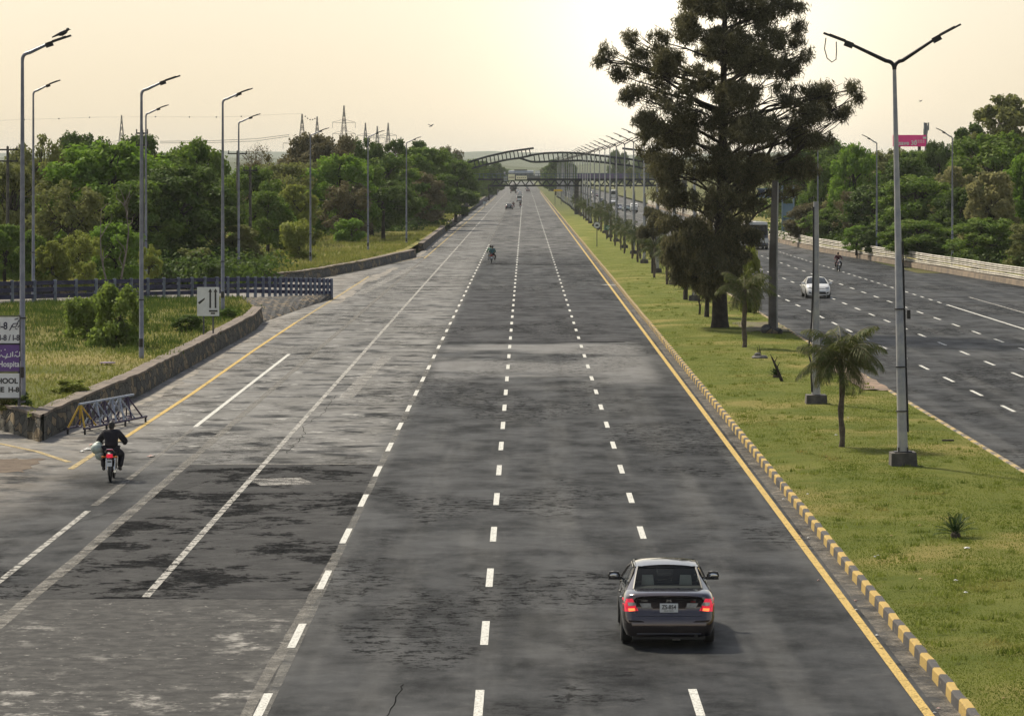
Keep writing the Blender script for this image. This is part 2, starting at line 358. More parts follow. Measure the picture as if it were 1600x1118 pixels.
strip('edge_marking', M_yelworn, [gx(462, 504), gx(520, 468), gx(576, 432)], .17, .011)
strip('edge_marking', M_yelworn, [gx(110, 733), gx(150, 707), gx(194, 684)], .2, .0112)
strip('edge_marking', M_yelworn, [gx(-60, 686), gx(0, 693), gx(60, 706), gx(108, 722)], .2, .0112, 1.5)
strip('edge_marking', M_yelworn, [gx(440, 443), gx(500, 435), gx(575, 420), gx(666, 400)], .17, .011)
strip('edge_marking', M_yelworn, [(-9.25*S, 350), (-9.2*S, 1200)], .17, .011)
strip('edge_marking', M_yellow, [(5.95*S, 30), (5.95*S, 1500)], .17, .011)
strip('lane_marking', M_white, [gx(942, 445), gx(964, 446)], .5, .013)
for X in (16.32, 19.4, 22.45): dashes(X*S, 30, 1500, M_white, 47600/(639.6-CY)-1.5+(X-16)*1.1)
strip('lane_marking', M_white, [(25.38*S, 100), (25.36*S, 47600/(476-CY))], .17, .011)
dashes(25.35*S, 230, 900, M_white, 232, 2, 5)
strip('lane_marking', M_worn, [(28.2*S, 100), (28.3*S, 47600/(464-CY))], .17, .011)
strip('edge_marking', M_yelworn, [(13.35*S, 30), (13.35*S, 1500)], .12, .01)
# dust drifts
strip('dust', pm('dust', (.30, .27, .23), (.10, .098, .092), 1.2, .95, 0, .3, obj=False), [gx(520, 474), gx(560, 445), gx(620, 418)], .9, .006, 3, .5)
M_pale = line_mat('pale_scuffing', (.34, .33, .31), .50, .16, 1.0)
strip('dust', M_pale, [gx(395, 753), gx(480, 751)], 2.2, .0068, 1, .1); strip('dust', M_pale, [gx(540, 622), gx(570, 590), gx(606, 556)], .55, .0068, 3, .1)
strip('dust', M_pale, [gx(560, 460), gx(600, 440), gx(650, 415)], .8, .0068, 3, .1)
strip('dust', MAT['dust'], [(-13.35*S, 118), (-13.3*S, 190)], .5, .006, 2, .8)
strip('dust', line_mat('kerb_dust', (.22, .20, .17), .52, .2, 1.5), [(6.27*S, 40), (6.27*S, 900)], .34, .006, 20, 0)
strip('dust', MAT['dust'], [(-10.1*S, 345), (-10.1*S, 640)], .5, .006, 4, .7)
# tar crack lines
M_tar = pm('tar', (.006, .006, .006), (.010, .010, .010), 5, .95, obj=False, **{'Specular IOR Level': 0.0})
for (a, b_, c_, d_, wd_) in ((700, 535, 975, 534, .5), (768, 412, 930, 413, .9), (620, 448, 800, 447, .5)):
    strip('tar_line', M_tar, [gx(a, b_), gx((a+c_)/2, (b_+d_)/2+.7), gx(c_, d_)], wd_, .0065, 2, .6)
def crack(x, y, n, step_, hx, seed, wd=.05):
    r_ = random.Random(seed); pts = [(x, y)]
    for _ in range(n): x += hx*step_+r_.uniform(-.12, .12)*step_; y += step_*r_.uniform(.4, 1.2); pts.append((x, y))
    strip('tar_line', M_tar, pts, wd, .0064, 3, .3)
for i, (x, y, n, st_, hx) in enumerate(((-2.5, 52, 22, .4, .02), (-7.5, 108, 40, .9, .0), (-12, 84, 24, .8, .15), (20, 120, 40, 1.2, .03))): crack(x, y, n, st_, hx, i, .014)
# median lawn, slightly crowned
b = MB(); rows = []
ys = [20+i*4 for i in range(90)]+[380+i*40 for i in range(70)]
for y in ys:
    rows.append([(6.56*S+(13.0-6.56)*S*t, y, .17+.10*math.sin(math.pi*t)+.035*noise.noise((t*5, y*.25, 0))) for t in [i/12 for i in range(13)]])
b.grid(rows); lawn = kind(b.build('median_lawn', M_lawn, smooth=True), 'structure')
def kerb_mat(name, fade):
    s = NT(name); X, Y, Z = s.xyz(); ph = s.math('FRACT', s.math('DIVIDE', Y, 1.82)); f = s.step(ph, .49, .51)
    g = s.noise(3.5, 6, .75); g2 = s.noise(14, 4, .7)
    c = s.mix(f, (.050, .048, .05), (.42, .285, .075)); c = s.mix(s.math('MULTIPLY', s.step(g, fade, fade+.15), .8), c, (.30, .25, .18))
    c = s.mix(s.step(g2, .56, .74), c, (.13, .115, .09)); j = s.math('LESS_THAN', s.math('FRACT', s.math('DIVIDE', Y, .91)), .035)
    c = s.mix(j, c, (.03, .028, .025)); s.princ(c, .85, 0, s.math('ADD', g2, g), .7, .02); return s.m
def kerb(x0, x1, mat, h=.22, flip=False):
    rnd = random.Random(5); rows = []; y = 30
    while y < 1600:
        st = .455 if y < 200 else 12
        j = rnd.uniform(-.014, .014); jz = rnd.uniform(-.012, .012)
        if 96 < y < 97 and not flip: j += .05; jz -= .05
        xa, xb = x0*S+j, x1*S+j
        rows.append([(xa, y, -.02), (xa+.01, y, h+jz-.03), (xa+.035, y, h+jz), (xb-.02, y, h+jz), (xb, y, h+jz-.03), (xb, y, -.02)]); y += st
    b = MB(); b.grid(rows); return kind(b.build('kerb', mat), 'structure')
kerb(6.42, 6.57, kerb_mat('painted_kerb', .575)); kerb(12.98, 13.12, kerb_mat('faded_kerb', .42), .2, True)
# ================================================================ VERGES (left and right)
def lerpl(x, xs, ys): return float(np.interp(x, xs, ys))
def fence_d(px): return 200+(px/518.0)*39
def fence_z(px): return lerpl(px, (-120, 19, 387, 518), (1.25, 1.04, .49, .09))*S
FP = [Vector(((px-CX)*fence_d(px)/F, fence_d(px), fence_z(px))) for px in range(-160, 520, 6)]
def verge_z(x, y):
    n = noise.noise((x*.13, y*.07, 3))*.14+noise.noise((x*.5, y*.3, 8))*.05
    return n
NEARX = [-45*S, -30*S, -20*S, -16.3*S, -14.6*S, -14.2*S]; NEARD = [156, 140.5, 126.5, 118.5, 113.8, 112.6]
rows = []
bx = [-14.25*S, -15*S, -16*S, -17*S]+[(-17-i*1.2)*S for i in range(1, 23)]
for X in bx:
    d0 = lerpl(X, NEARX, NEARD); f = [p for p in FP]; d1 = lerpl(X, [p.x for p in FP], [p.y for p in FP]); zf = lerpl(X, [p.x for p in FP], [p.z for p in FP])
    if X > -16.7*S: d1 = lerpl(X, (-16.7*S, -14.0*S), (228, 199)); zf = lerpl(X, (-16.7*S, -14.0*S), (.49*S, .62*S))
    rows.append([])
    for j in range(41):
        t = j/40; y = d0+(d1-d0)*t; x = X if t > .0 else X
        if X == bx[0]: x = lerpl(y, (112, 136, 161, 193, 200), (-14.75*S, -14.1*S, -14.0*S, -13.95*S, -14.1*S))
        z = .72*S+(zf-.72*S)*t**1.5 + verge_z(x, y)*min(1, t*4)*min(1, (1-t)*6)+.25*math.sin(math.pi*t)*max(0, min(1, (-X/S-16)/8)); rows[-1].append((x, y, z))
b = MB(); b.grid(rows); VA = kind(b.build('verge', M_verge, smooth=True), 'structure'); VA_rows = np.array(rows)
def vA(u, v):
    i = u*(len(bx)-1.001); j = v*39.99; i0, j0 = int(i), int(j); a, c = i-i0, j-j0; r = VA_rows
    return Vector(tuple((r[i0, j0]*(1-a)+r[i0+1, j0]*a)*(1-c)+(r[i0, j0+1]*(1-a)+r[i0+1, j0+1]*a)*c))
# far verge behind the slip road
FW = [(-60*S, 225), (-40*S, 240), (-30*S, 250), (-22*S, 262), (-16.2*S, 279), (-13.1*S, 312), (-10.9*S, 356), (-10.7*S, 400), (-10.7*S, 700), (-10.7*S, 1000), (-11*S, 1700), (-16*S, 3000)]
def fw_x(d): return lerpl(d, [p[1] for p in FW], [p[0] for p in FW])
rows = []
pts = []
for (a, b_), (c, d_) in zip(FW, FW[1:]):
    n = max(1, int(math.hypot(c-a, d_-b_)/(9 if d_ < 500 else 60)))
    for i in range(n): pts.append((a+(c-a)*i/n, b_+(d_-b_)*i/n))
vs_ = [0, 1, 2, 4, 7, 11, 16, 24, 36, 55, 90, 150, 300]
def zB(x, y, v): return (.70+.012*min(v, 60))*S + verge_z(x, y)*2.0*min(1, v/4)
for (x, y) in pts: rows.append([(x-v, y+v*.25, zB(x-v, y+v*.25, v)) for v in vs_])
b = MB(); b.grid(rows); kind(b.build('verge', M_verge, smooth=True), 'structure')
def vB(px, d):
    x = (px-CX)*d/F; v = max(0, fw_x(d)-x); return Vector((x, d, zB(x, d, min(v, 60))-.05))
# right verge behind the guard rail
GR = [(38*S, 150), (36.3*S, 215), (34.95*S, 266), (32.15*S, 328), (29.6*S, 380), (28.9*S, 421), (28.7*S, 520), (29*S, 900), (32*S, 2000), (36*S, 3200)]
def gr_x(d): return lerpl(d, [p[1] for p in GR], [p[0] for p in GR])
rows = []; pts = []
for (a, b_), (c, d_) in zip(GR, GR[1:]):
    n = max(1, int(math.hypot(c-a, d_-b_)/(12 if d_ < 500 else 70)))
    for i in range(n): pts.append((a+(c-a)*i/n, b_+(d_-b_)*i/n))
def mound(x, y):
    a = math.exp(-((y-1150)/330)**2)*max(0, min(1, (x-gr_x(y)-1)/22)); return 11*a
def zR(x, y, v): return (.40+.02*min(v, 60))*S+verge_z(x, y)*2*min(1, v/4)+mound(x, y)
for (x, y) in pts: rows.append([(x+.5+v, y, zR(x+v, y, v)) for v in vs_])
b = MB(); b.grid(rows); kind(b.build('verge', M_verge, smooth=True), 'structure')
def vR(px, d):
    x = (px-CX)*d/F; v = max(0, x-gr_x(d)); return Vector((x, d, zR(x, d, min(v, 60))-.05))
# ---------------------------------------------------------------- stone walls
def stone_mat(name, c1, c2, cm, sc_=1.7):
    s = NT(name); v = s.coord(); o = s.n('ShaderNodeTexVoronoi', feature='DISTANCE_TO_EDGE'); mp = s.n('ShaderNodeMapping'); mp.inputs['Scale'].default_value = (1, .55, 1.15)
    s.set(mp.inputs[0], v); s.set(o.inputs['Vector'], mp.outputs[0]); o.inputs['Scale'].default_value = sc_
    o2 = s.n('ShaderNodeTexVoronoi'); s.set(o2.inputs['Vector'], mp.outputs[0]); o2.inputs['Scale'].default_value = sc_
    hs = s.xyz(o2.outputs['Color']); g = s.noise(5, 5, .7)
    c = s.mix(hs[0], c1, c2); c = s.mix(s.math('MULTIPLY', s.step(hs[1], .72, .8), .7), c, (.26, .19, .10)); c = s.mix(s.step(g, .45, .75), c, tuple(x*.45 for x in c1))
    e = s.step(o.outputs['Distance'], .0, .055); c = s.mix(e, cm, c)
    s.princ(c, .9, 0, s.math('ADD', s.math('MULTIPLY', e, 1.5), g), .9, .06); return s.m
M_stone = stone_mat('rubble_stone', (.04, .042, .036), (.10, .09, .07), (.016, .016, .015), 2.6)
M_stone2 = stone_mat('dark_rubble_stone', (.06, .06, .06), (.115, .11, .10), (.03, .03, .03))
M_cope = pm('coping_stone', (.19, .15, .12), (.09, .075, .06), 1.6, .9, 0, .6, .03, obj=False)
def wall(label, pts, h, th=.5, left=True, mat=M_stone, cope=True, group='stone walls beside the carriageway', batter=.12):
    """pts: foot line (x, y, z0) with the retained side to the left of travel"""
    t = thing('stone_wall', label, 'wall', Vector(pts[0]), 0, group); o = Vector(pts[0]); b = MB(); c = MB(); rnd = random.Random(int(pts[0][1])); L = []
    for p, q in zip(pts, pts[1:]):
        p, q = Vector(p), Vector(q); n = max(1, int((q-p).length/(1.2 if p.y < 300 else 8)))
        for i in range(n): L.append((p.lerp(q, i/n), i == 0))
    L.append((Vector(pts[-1]), True)); rb = []; rc = []
    for i, (p, k) in enumerate(L):
        a, d = L[max(i-1, 0)][0], L[min(i+1, len(L)-1)][0]; dr = (d-a); dr.z = 0; dr.normalize(); nl = Vector((-dr.y, dr.x, 0))*(1 if left else -1)
        hh = h*(1+rnd.uniform(-.035, .035)); q = p-o; j = rnd.uniform(-.02, .02)
        z = Vector((0, 0, 1)); rb.append([q-z*.2, q+nl*(j+.01)+z*.25, q+nl*(batter+j)+z*hh, q+nl*(batter+th)+z*hh, q+nl*(batter+th)-z*.2])
        rc.append([q+nl*(batter-.05+j)+z*(hh-.02), q+nl*(batter-.06+j)+z*(hh+.07), q+nl*(batter+th+.03)+z*(hh+.075), q+nl*(batter+th+.03)+z*(hh-.02)])
    n = len(rb); b.grid(rb); m = len(rb[0]); b.f += [tuple(range(m-1, -1, -1)), tuple((n-1)*m+k for k in range(m))]; b.mi += [0, 0]
    b.build('wall_body', mat, t)
    if cope:
        c.grid(rc); c.f += [(3, 2, 1, 0), tuple((n-1)*4+k for k in range(4))]; c.mi += [0, 0]; c.build('coping', M_cope, t)
    return t
wall('low rubble stone retaining wall along the grassy corner behind the trestle barrier', [(-45*S, 155, 0), (-30*S, 140, 0), (-20*S, 126, 0), (-16.2*S, 117.9, 0), (-14.37*S, 112.8, 0), (-13.75*S, 136, 0), (-13.68*S, 161, 0), (-13.6*S, 192.7, 0), (-13.95*S, 203, 0)], .73*S)
wall('long dark stone wall curving along the far edge of the slip road', [(x, y, 0) for x, y in FW[1:6]]+[(-10.15*S, 357, 0)], .66*S, mat=M_stone2)
wall('short stepped stone wall between the slip road and the first gap in the verge', [(-10.2*S, 385, 0), (-10.35*S, 430, 0), (-10.5*S, 505, 0), (-12.5*S, 522, 0)], .7*S, mat=M_stone2)
wall('short stone wall just before the side road opening', [(-10.6*S, 545, 0), (-10.6*S, 640, 0)], .7*S, mat=M_stone2)
M_pur = pm('faded_purple_paint', (.07, .06, .10), (.045, .042, .06), .6, .8, 0, .3, obj=False)
wall('far dark purple painted wall beyond the side road where the pedestrian walks', [(-17*S, 770, 0), (-11.2*S, 786, 0), (-10.6*S, 900, 0), (-10.5*S, 1480, 0)], 1.05*S, mat=M_pur)
# pitched stone apron between wall end and fence
crib = []
lo = [(-13.95*S, 201, .0), (-13.4*S, 214, .0), (-12.9*S, 226, .0), (-12.1*S, 238.2, .0)]
hi = [(-16.9*S, 226, .50*S), (-15.6*S, 230.5, .38*S), (-14.0*S, 234.5, .26*S), (-12.15*S, 239, .10*S)]
rows = []
for i in range(19):
    t = i/18*3; k = min(2, int(t)); a = t-k; p = Vector(lo[k]).lerp(Vector(lo[k+1]), a); q = Vector(hi[k]).lerp(Vector(hi[k+1]), a)
    rows.append([p.lerp(q, j/8)+Vector((0, 0, .05*((i+j) % 2)+.03*noise.noise((i, j, 0))+(.28*math.sin(j/8*math.pi)**.5 if 0 < j < 8 else 0))) for j in range(9)])
b = MB(); b.grid(rows); tag(b.build('stone_apron', stone_mat('pitched_stone', (.025, .025, .027), (.08, .078, .076), (.010, .010, .010), 3.2)), 'sloping apron of dark pitched stones under the end of the blue fence', 'stone slope')
# ---------------------------------------------------------------- blue crash fence
M_blue = pm('faded_blue_steel', (.030, .030, .085), (.018, .018, .05), 1.5, .85, 0, .2, obj=False)
M_bluep = pm('post_steel', (.20, .23, .29), (.10, .115, .17), 1.5, .6, .2, .2, obj=False)
fence = thing('crash_fence', 'navy blue three-rail steel crash fence with pale posts ending beside the stone apron', 'fence', (FP[60].x, FP[60].y, 0)); fo = fence.location
def fpt(px, h=0): d = fence_d(px); return Vector(((px-CX)*d/F, d, fence_z(px)+h))-Vector((fo.x, fo.y, 0))
for hh in (.36, .76, 1.16):
    b = MB(); rows = []
    for px in list(range(-150, 520, 7))+[519]:
        p = fpt(px, hh); rows.append([p+Vector((0, -.06, -.125)), p+Vector((0, -.13, -.085)), p+Vector((0, -.09, -.025)), p+Vector((0, -.09, .025)), p+Vector((0, -.13, .085)), p+Vector((0, -.06, .125))])
    b.grid(rows); b.build('rail', M_blue, fence)
posts = [-146, -112, -80, -47, -15, 19, 54, 86, 119, 150, 179, 205, 231, 256, 279, 300, 320, 339, 356, 372, 387, 399, 411, 421, 430, 438, 447, 455, 463, 470, 478, 485, 492, 499, 506, 512, 518]
for px in posts:
    b = MB(); p = fpt(px); b.box(p+Vector((0, .0, .60)), (.20, .16, 1.5)); b.box(p+Vector((0, -.17, .66)), (.19, .05, 1.38)); b.build('post', M_bluep, fence)
# ---------------------------------------------------------------- white guard rail on the right
M_rail = pm('weathered_white_rail', (.50, .47, .40), (.28, .25, .20), .8, .6, .1, .2, obj=False)
gr = thing('guard_rail', 'weathered white guard rail on a low concrete kerb along the right woodland', 'guard rail', (34.95*S, 266, 0)); go = gr.location
L = []
for (a, b_), (c, d_) in zip(GR[:7], GR[1:8]):
    n = max(1, int(math.hypot(c-a, d_-b_)/4))
    for i in range(n): L.append(Vector((a+(c-a)*i/n, b_+(d_-b_)*i/n, 0))-go)
for k, hh in enumerate((.62, .98, 1.30)):
    b = MB(); rows = []
    for i, p in enumerate(L):
        w_ = .02*math.sin(i*.9+k)+.03*noise.noise((i*.2, k, 0)); p = p+Vector((0, 0, hh+w_))
        rows.append([p+Vector((-.02, 0, -.14)), p+Vector((-.10, 0, -.08)), p+Vector((-.04, 0, 0)), p+Vector((-.10, 0, .08)), p+Vector((-.02, 0, .14))])
    b.grid(rows); b.build('rail', M_rail, gr)
b = MB(); b.grid([[p+Vector((-.28, 0, -.02)), p+Vector((-.24, 0, .42)), p+Vector((.25, 0, .42)), p+Vector((.25, 0, -.02))] for p in L]); b.build('kerb_base', pm('sandy_concrete', (.26, .20, .14), (.15, .12, .09), .7, .9, 0, .5, .03, obj=False), gr)
M_grpost = pm('rusty_post', (.10, .08, .06), (.05, .045, .04), 2, .8)
for i in range(0, len(L), 3):
    b = MB(); b.box(L[i]+Vector((.07, 0, .72)), (.12, .12, 1.35)); b.build('post', M_grpost, gr)
# ================================================================ STREET LAMPS
def arm_pts(dx, rise, z0, r=.35, n=6):
    """bent arm leaving a vertical pole at z0 towards dx"""
    sgn = 1 if dx > 0 else -1; a = math.atan2(rise, abs(dx)); pts = [Vector((0, 0, z0-.25))]
    for i in range(1, n): t = i/n; pts.append(Vector((sgn*(r*t*t), 0, z0-.25+r*(t*(1-t)*1.6+t*t*.75))))
    s0 = pts[-1]; pts.append(Vector((dx, 0, s0.z+rise))); return pts
def lamp_head(b, tip, sgn, slope):
    q = Matrix.Rotation(-sgn*slope, 3, 'Y') if sgn > 0 else Matrix.Rotation(slope, 3, 'Y')
    d = Vector((sgn*math.cos(slope), 0, math.sin(slope)))
    b.box(tip+d*.05+Vector((0, 0, -.03)), (.26, .13, .17), q); b.box(tip+d*.45+Vector((0, 0, .02)), (.78, .24, .055), q); b.box(tip+d*.40+Vector((0, 0, .055)), (.5, .12, .04), q)
def single_lamp(label, h, sgn=1, L=.88, rise=.30):
    t = thing('street_lamp', label, 'street lamp', group='single-armed street lamps')
    b = MB(); b.tube([(0, 0, -.3), (0, 0, .9), (0, 0, .92), (0, 0, h*.5), (0, 0, h-.25)], [.115, .11, .10, .085, .055], 12); b.build('pole', M_steel, t, True)
    b = MB(); p = arm_pts(sgn*L, rise, h); b.tube(p, [.062]*(len(p)-1)+[.05], 8); b.build('arm', M_steel, t, True)
    b = MB(); lamp_head(b, p[-1], sgn, math.atan2(rise, L)); b.build('lamp_head', M_dark, t)
    b = MB(); b.box((.0, -.15, .75), (.16, .12, .36)); b.build('service_box', M_dark, t)
    b = MB(); b.lathe((0, 0, 2.58), (0, 0, 1), [(0, .14), (.05, .14)], 12); b.build('clamp_band', M_dark, t)
    return t
LS = [  # px, distance, top y, label
 (35, 118, 83, 'tallest street lamp at the left edge with a bird on its head'), (221, 148, 140, 'second nearest left street lamp, standing just inside the stone wall'),
 (348, 192, 155, 'street lamp beside the white arrow sign'), (373, 263, 190, 'street lamp right behind the arrow sign among bushes'),
 (485, 306, 210, 'street lamp beside the yellow-green round bush'), (575, 347, 213, 'street lamp in front of the dark spreading tree'),
 (635, 383, 222, 'last left street lamp, right of the dark spreading tree'), (52, 213, 142, 'slim street lamp behind the fence at far left'), (228, 252, 177, 'slim street lamp behind the fence close to the second lamp')]
ZB = [1.12, .69, 1.13, 1.0, .7, .7, .5, .9, 1.0]
first = single_lamp(LS[0][3], 11.7)
KIDS['single'] = first
for i, (px, d, ty, lab) in enumerate(LS):
    o = first if i == 0 else copy_tree(first); zt = H-(ty-CY)*d/F; zb = ZB[i]*S
    o.location = ((px-CX)*d/F, d, zb); o.scale = (1, 1, (zt-zb)/11.7); o['label'] = lab
RS = [(1370, 343, 222, 'left-arm street lamp in front of the bright rounded tree at right'), (1488, 317, 213, 'rightmost street lamp before the right woodland'), (1278, 372, 226, 'street lamp half hidden by the big casuarina at right')]
rfirst = single_lamp(RS[0][3], 11.7, -1, .75, .36)
for i, (px, d, ty, lab) in enumerate(RS):
    o = rfirst if i == 0 else copy_tree(rfirst); g = vR(px, d); zt = H-(ty-CY)*d/F; o.location = g; o.scale = (1, 1, (zt-g.z)/11.7); o['label'] = lab
def bird(label, loc, s=1.0, rz=0.0, fly=False):
    t = thing('bird', label, 'bird', loc, rz, 'birds'); b = MB(); q = Matrix.Rotation(R(-25), 3, 'Y')
    b.ell((0, 0, .10*s), (.17*s, .075*s, .08*s), 10, 7, q); b.ell((.15*s, 0, .21*s), .055*s, 8, 6); b.tube([(.19*s, 0, .21*s), (.26*s, 0, .20*s)], [.02*s, .003], 5)
    b.tube([(-.1*s, 0, .07*s), (-.34*s, 0, -.04*s)], [.05*s, .02*s], 6)
    if not fly: b.tube([(0, .03*s, .05*s), (0, .03*s, -.02)], .008, 4); b.tube([(0, -.03*s, .05*s), (0, -.03*s, -.02)], .008, 4)
    b.build('body', M_black, t, True)
    if fly:
        for sg in (-1, 1):
            b = MB(); b.add([(.08*s, 0, .1*s), (.02*s, sg*.5*s, .26*s), (-.1*s, sg*.55*s, .24*s), (-.1*s, 0, .1*s), (.08*s, 0, .12*s), (.02*s, sg*.5*s, .275*s), (-.1*s, sg*.55*s, .255*s), (-.1*s, 0, .12*s)], [(0, 1, 2, 3), (7, 6, 5, 4), (0, 4, 5, 1), (1, 5, 6, 2), (2, 6, 7, 3)]); b.build('wing', M_black, t)
    return t
p = P(100.5, 57.5, 118); bird('small black crow perched on the head of the tallest left lamp', (p.x-.05, 118, p.z+.02), 1.1, 0)
bird('dark bird flying alone above the left woodland', P(674, 198, 600), 1.6, .7, True)
bird('dark bird flying below the tip of the third left lamp', P(370, 152, 420), 1.0, .3, True)
bird('tiny bird flying in the pale sky right of the tall twin lamp', P(1439, 159, 300), .55, .4, True)
# median twin lamps
def twin_lamp(label, h=11.9, L=1.3, group='twin-armed street lamps in the median'):
    t = thing('twin_street_lamp', label, 'street lamp', group=group)
    b = MB(); b.box((0, 0, .18), (.78, .78, .46), taper=.93); b.build('plinth', M_conc, t)
    b = MB(); b.box((0, 0, .425), (.5, .5, .035));
    for a in (45, 135, 225, 315): b.tube([(.19*math.cos(R(a)), .19*math.sin(R(a)), .44), (.19*math.cos(R(a)), .19*math.sin(R(a)), .56)], .022, 6)
    b.build('base_plate', M_dark, t)
    b = MB(); b.tube([(0, 0, .44), (0, 0, .7), (0, 0, h*.5), (0, 0, h*.5+.02), (0, 0, h-.2)], [.165, .15, .112, .105, .055], 14); b.build('pole', pm('whitewashed_steel', (.40, .39, .36), (.22, .23, .26), .8, .45, .25, .1), t, True)
    b = MB(); b.tube([(.17, -.03, 1.0), (.15, -.02, 3.2), (.13, -.02, 6.6)], .028, 6)
    for z in (1.6, 2.9, 4.6): b.tube([(0, 0, z), (0, 0, z+.035)], .165+.02*(1-z/5), 12)
    b.box((.26, -.02, 4.45), (.1, .1, .26)); b.build('cable', M_dark, t)
    for sg, rise, l in ((-1, .52, L+.06), (1, .62, L)):
        p = arm_pts(sg*l, rise, h); b = MB(); b.tube(p, [.06]*(len(p)-1)+[.045], 8); b.build('arm', M_dark, t, True)
        b = MB(); lamp_head(b, p[-1], sg, math.atan2(rise, l)); b.build('lamp_head', M_black, t)
    return t
XM = 9.95*S
near = twin_lamp('nearest tall twin-armed lamp at right with a hanging cable loop', 11.9, 1.22)
g = G(1411, 741); near.location = (g.x, g.y, .25); near.rotation_euler = (0, R(-1.25), 0)
b = MB(); b.tube([(-2.0, -.1, 12.62), (-2.05, -.1, 12.3), (-1.98, -.1, 12.02), (-1.84, -.1, 11.9), (-1.72, -.1, 11.98), (-1.70, -.1, 12.2), (-1.70, -.1, 12.5)], .016, 5); b.build('hanging_cable', M_black, near, True)
for px, by, ty, nm, dark, lab in ((1275, 633, 315, 'broken_lamp_post', False, 'pale armless lamp post on a concrete plinth behind the nearer palm'), (1208, 521, 282, 'utility_pole', True, 'thick armless pole, dark below and pale above, right of the big tree trunk')):
    g = G(px, by, .2); hgt = (by-ty)*g.y/F; t = thing(nm, lab, 'pole', g)
    b = MB()
    if dark:
        b.tube([(0, 0, -.1), (0, 0, hgt*.5), (.12, 0, hgt)], [.27, .22, .17], 12); b.build('shaft', pm('tarred_concrete', (.045, .038, .032), (.12, .11, .10), .35, .85, 0, .5, .03), t, True)
        b = MB(); b.tube([(.2, -.17, .1), (.19, -.14, hgt*.45), (.25, -.08, hgt-.1)], .05, 6); b.build('conduit', pm('pale_conduit', (.35, .34, .31), (.2, .2, .19), 1), t, True)
        b = MB(); b.ell((-.35, -.1, .22), (.33, .3, .3), 9, 6); b.ell((.22, -.2, .12), (.3, .2, .2), 9, 6); b.build('stone_footing', M_stone2, t, True)
    else:
        b.tube([(0, 0, .42), (0, 0, .7), (0, 0, hgt)], [.17, .155, .10], 12); b.build('shaft', MAT['whitewashed_steel'], t, True)
        b = MB(); b.box((0, 0, .15), (.8, .8, .5), taper=.93); b.build('plinth', M_conc, t)
        b = MB(); b.tube([(-.16, -.08, .5), (-.20, -.08, 1.6), (-.30, -.1, 2.0), (-.17, -.08, 3.1), (-.10, -.08, 5.2), (-.09, -.05, hgt-.2)], .035, 6); b.build('cable', M_dark, t, True)
med = twin_lamp('white twin-armed lamp in the median row beyond the casuarina tree', 11.9)
md = [47600/(476-CY), 47600/(449.7-CY), 47600/(430.7-CY), 47600/(415.7-CY), 47600/(400.7-CY), 47600/(391-CY), 47600/(381-CY), 47600/(374-CY)]
while md[-1] < 1150: md.append(md[-1]+30.5)
ords = ['white twin-armed lamp whose foot shows just left of the casuarina trunk', 'twin-armed lamp second to the left of the casuarina foot', 'twin-armed lamp standing beside the small dark palm trunk left of the casuarina', 'twin-armed lamp on open lawn, fourth to the left of the casuarina foot', 'twin-armed lamp nearest to the right of the green road sign post', 'twin-armed lamp directly behind the green road sign', 'twin-armed lamp between the round sign and the green sign', 'twin-armed lamp just behind the round sign']
for i, d in enumerate(md):
    o = med if i == 0 else copy_tree(med); px = (1085, 1053, 1027, 1006.5, 990, 976, 963, 953)[i] if i < 8 else None
    x = (px-CX)*d/F if px else XM+.15*math.sin(i); o.location = (x, d, .2); o['label'] = ords[i] if i < 8 else 'distant white twin-armed lamp in the median row running under the footbridge'
# ================================================================ SIGNS
t = thing('direction_sign', 'white three-panel hospital and school direction sign at the left edge', 'sign', (0, 0, 0)); d = 117.0
def sp(px, py, dd=0): return P(px, py, d+dd)
M_post = pm('sign_post_steel', (.10, .10, .11), (.06, .06, .07), 3, .6, .3)
t.location = Vector((sp(-30, 600).x, d, .75)); o_ = Vector(t.location)
for px in (-78, 30):
    b = MB(); a = sp(px, 492, .12)-o_; b.tube([(a.x, .12, -.3), (a.x, .12, a.z)], .05, 8); b.build('post', M_post, t, True)
for nm, y0, y1, mt in (('upper_panel', 495, 536, M_signw), ('middle_panel', 538, 580, M_purple), ('lower_panel', 583, 621, M_signw)):
    a = sp(-88, y1)-o_; c = sp(30.5, y0)-o_; b = MB(); b.box(((a.x+c.x)/2, 0, (a.z+c.z)/2), (c.x-a.x, .05, c.z-a.z)); pn = b.build(nm, mt, t)
    fr = MB(); x0, x1, z0, z1 = a.x-.03, c.x+.02, a.z-.03, c.z+.03
    for q in (((x0+x1)/2, z0, x1-x0, .03), ((x0+x1)/2, z1, x1-x0, .03)): fr.box((q[0], -.01, q[1]), (q[2], .07, q[3]))
    for q in (x0, x1): fr.box((q, -.01, (z0+z1)/2), (.03, .068, z1-z0))
    fr.build('frame', M_inkb, pn)
def stxt(s, px, py, size, mt, bold=.004, al='RIGHT', sx=.86):
    p = sp(px, py)-o_; return text('lettering', s, size, mt, t, (p.x, -.032, p.z), align=al, bold=bold, sx=sx)
M_txtw = pm('white_lettering', (.75, .75, .76), (.7, .7, .7), 2, .5)
stxt('I-8', 12, 514, .34, M_ink, .008); stxt('H-8 / I-8', 31, 531.5, .27, M_ink, .006)
stxt('International Hospital', 33, 572.5, .27, M_txtw, .006); stxt('SCHOOL', 28, 598.5, .25, M_inkb, .008, sx=1.0); stxt('NE  H-8', 30, 612, .24, M_inkb, .008, sx=1.0)
def stroke(parent, pts, mt, r=.018, y=-.035, nm='script_lettering'):
    b = MB()
    for poly in pts:
        V_ = [sp(px, py)-o_ for px, py in poly]; V_ = [Vector((v.x, y, v.z)) for v in V_]
        b.tube(V_, r, 5) if len(V_) > 1 else b.ell(V_[0], r*1.2, 6, 4)
    return b.build(nm, mt, parent)
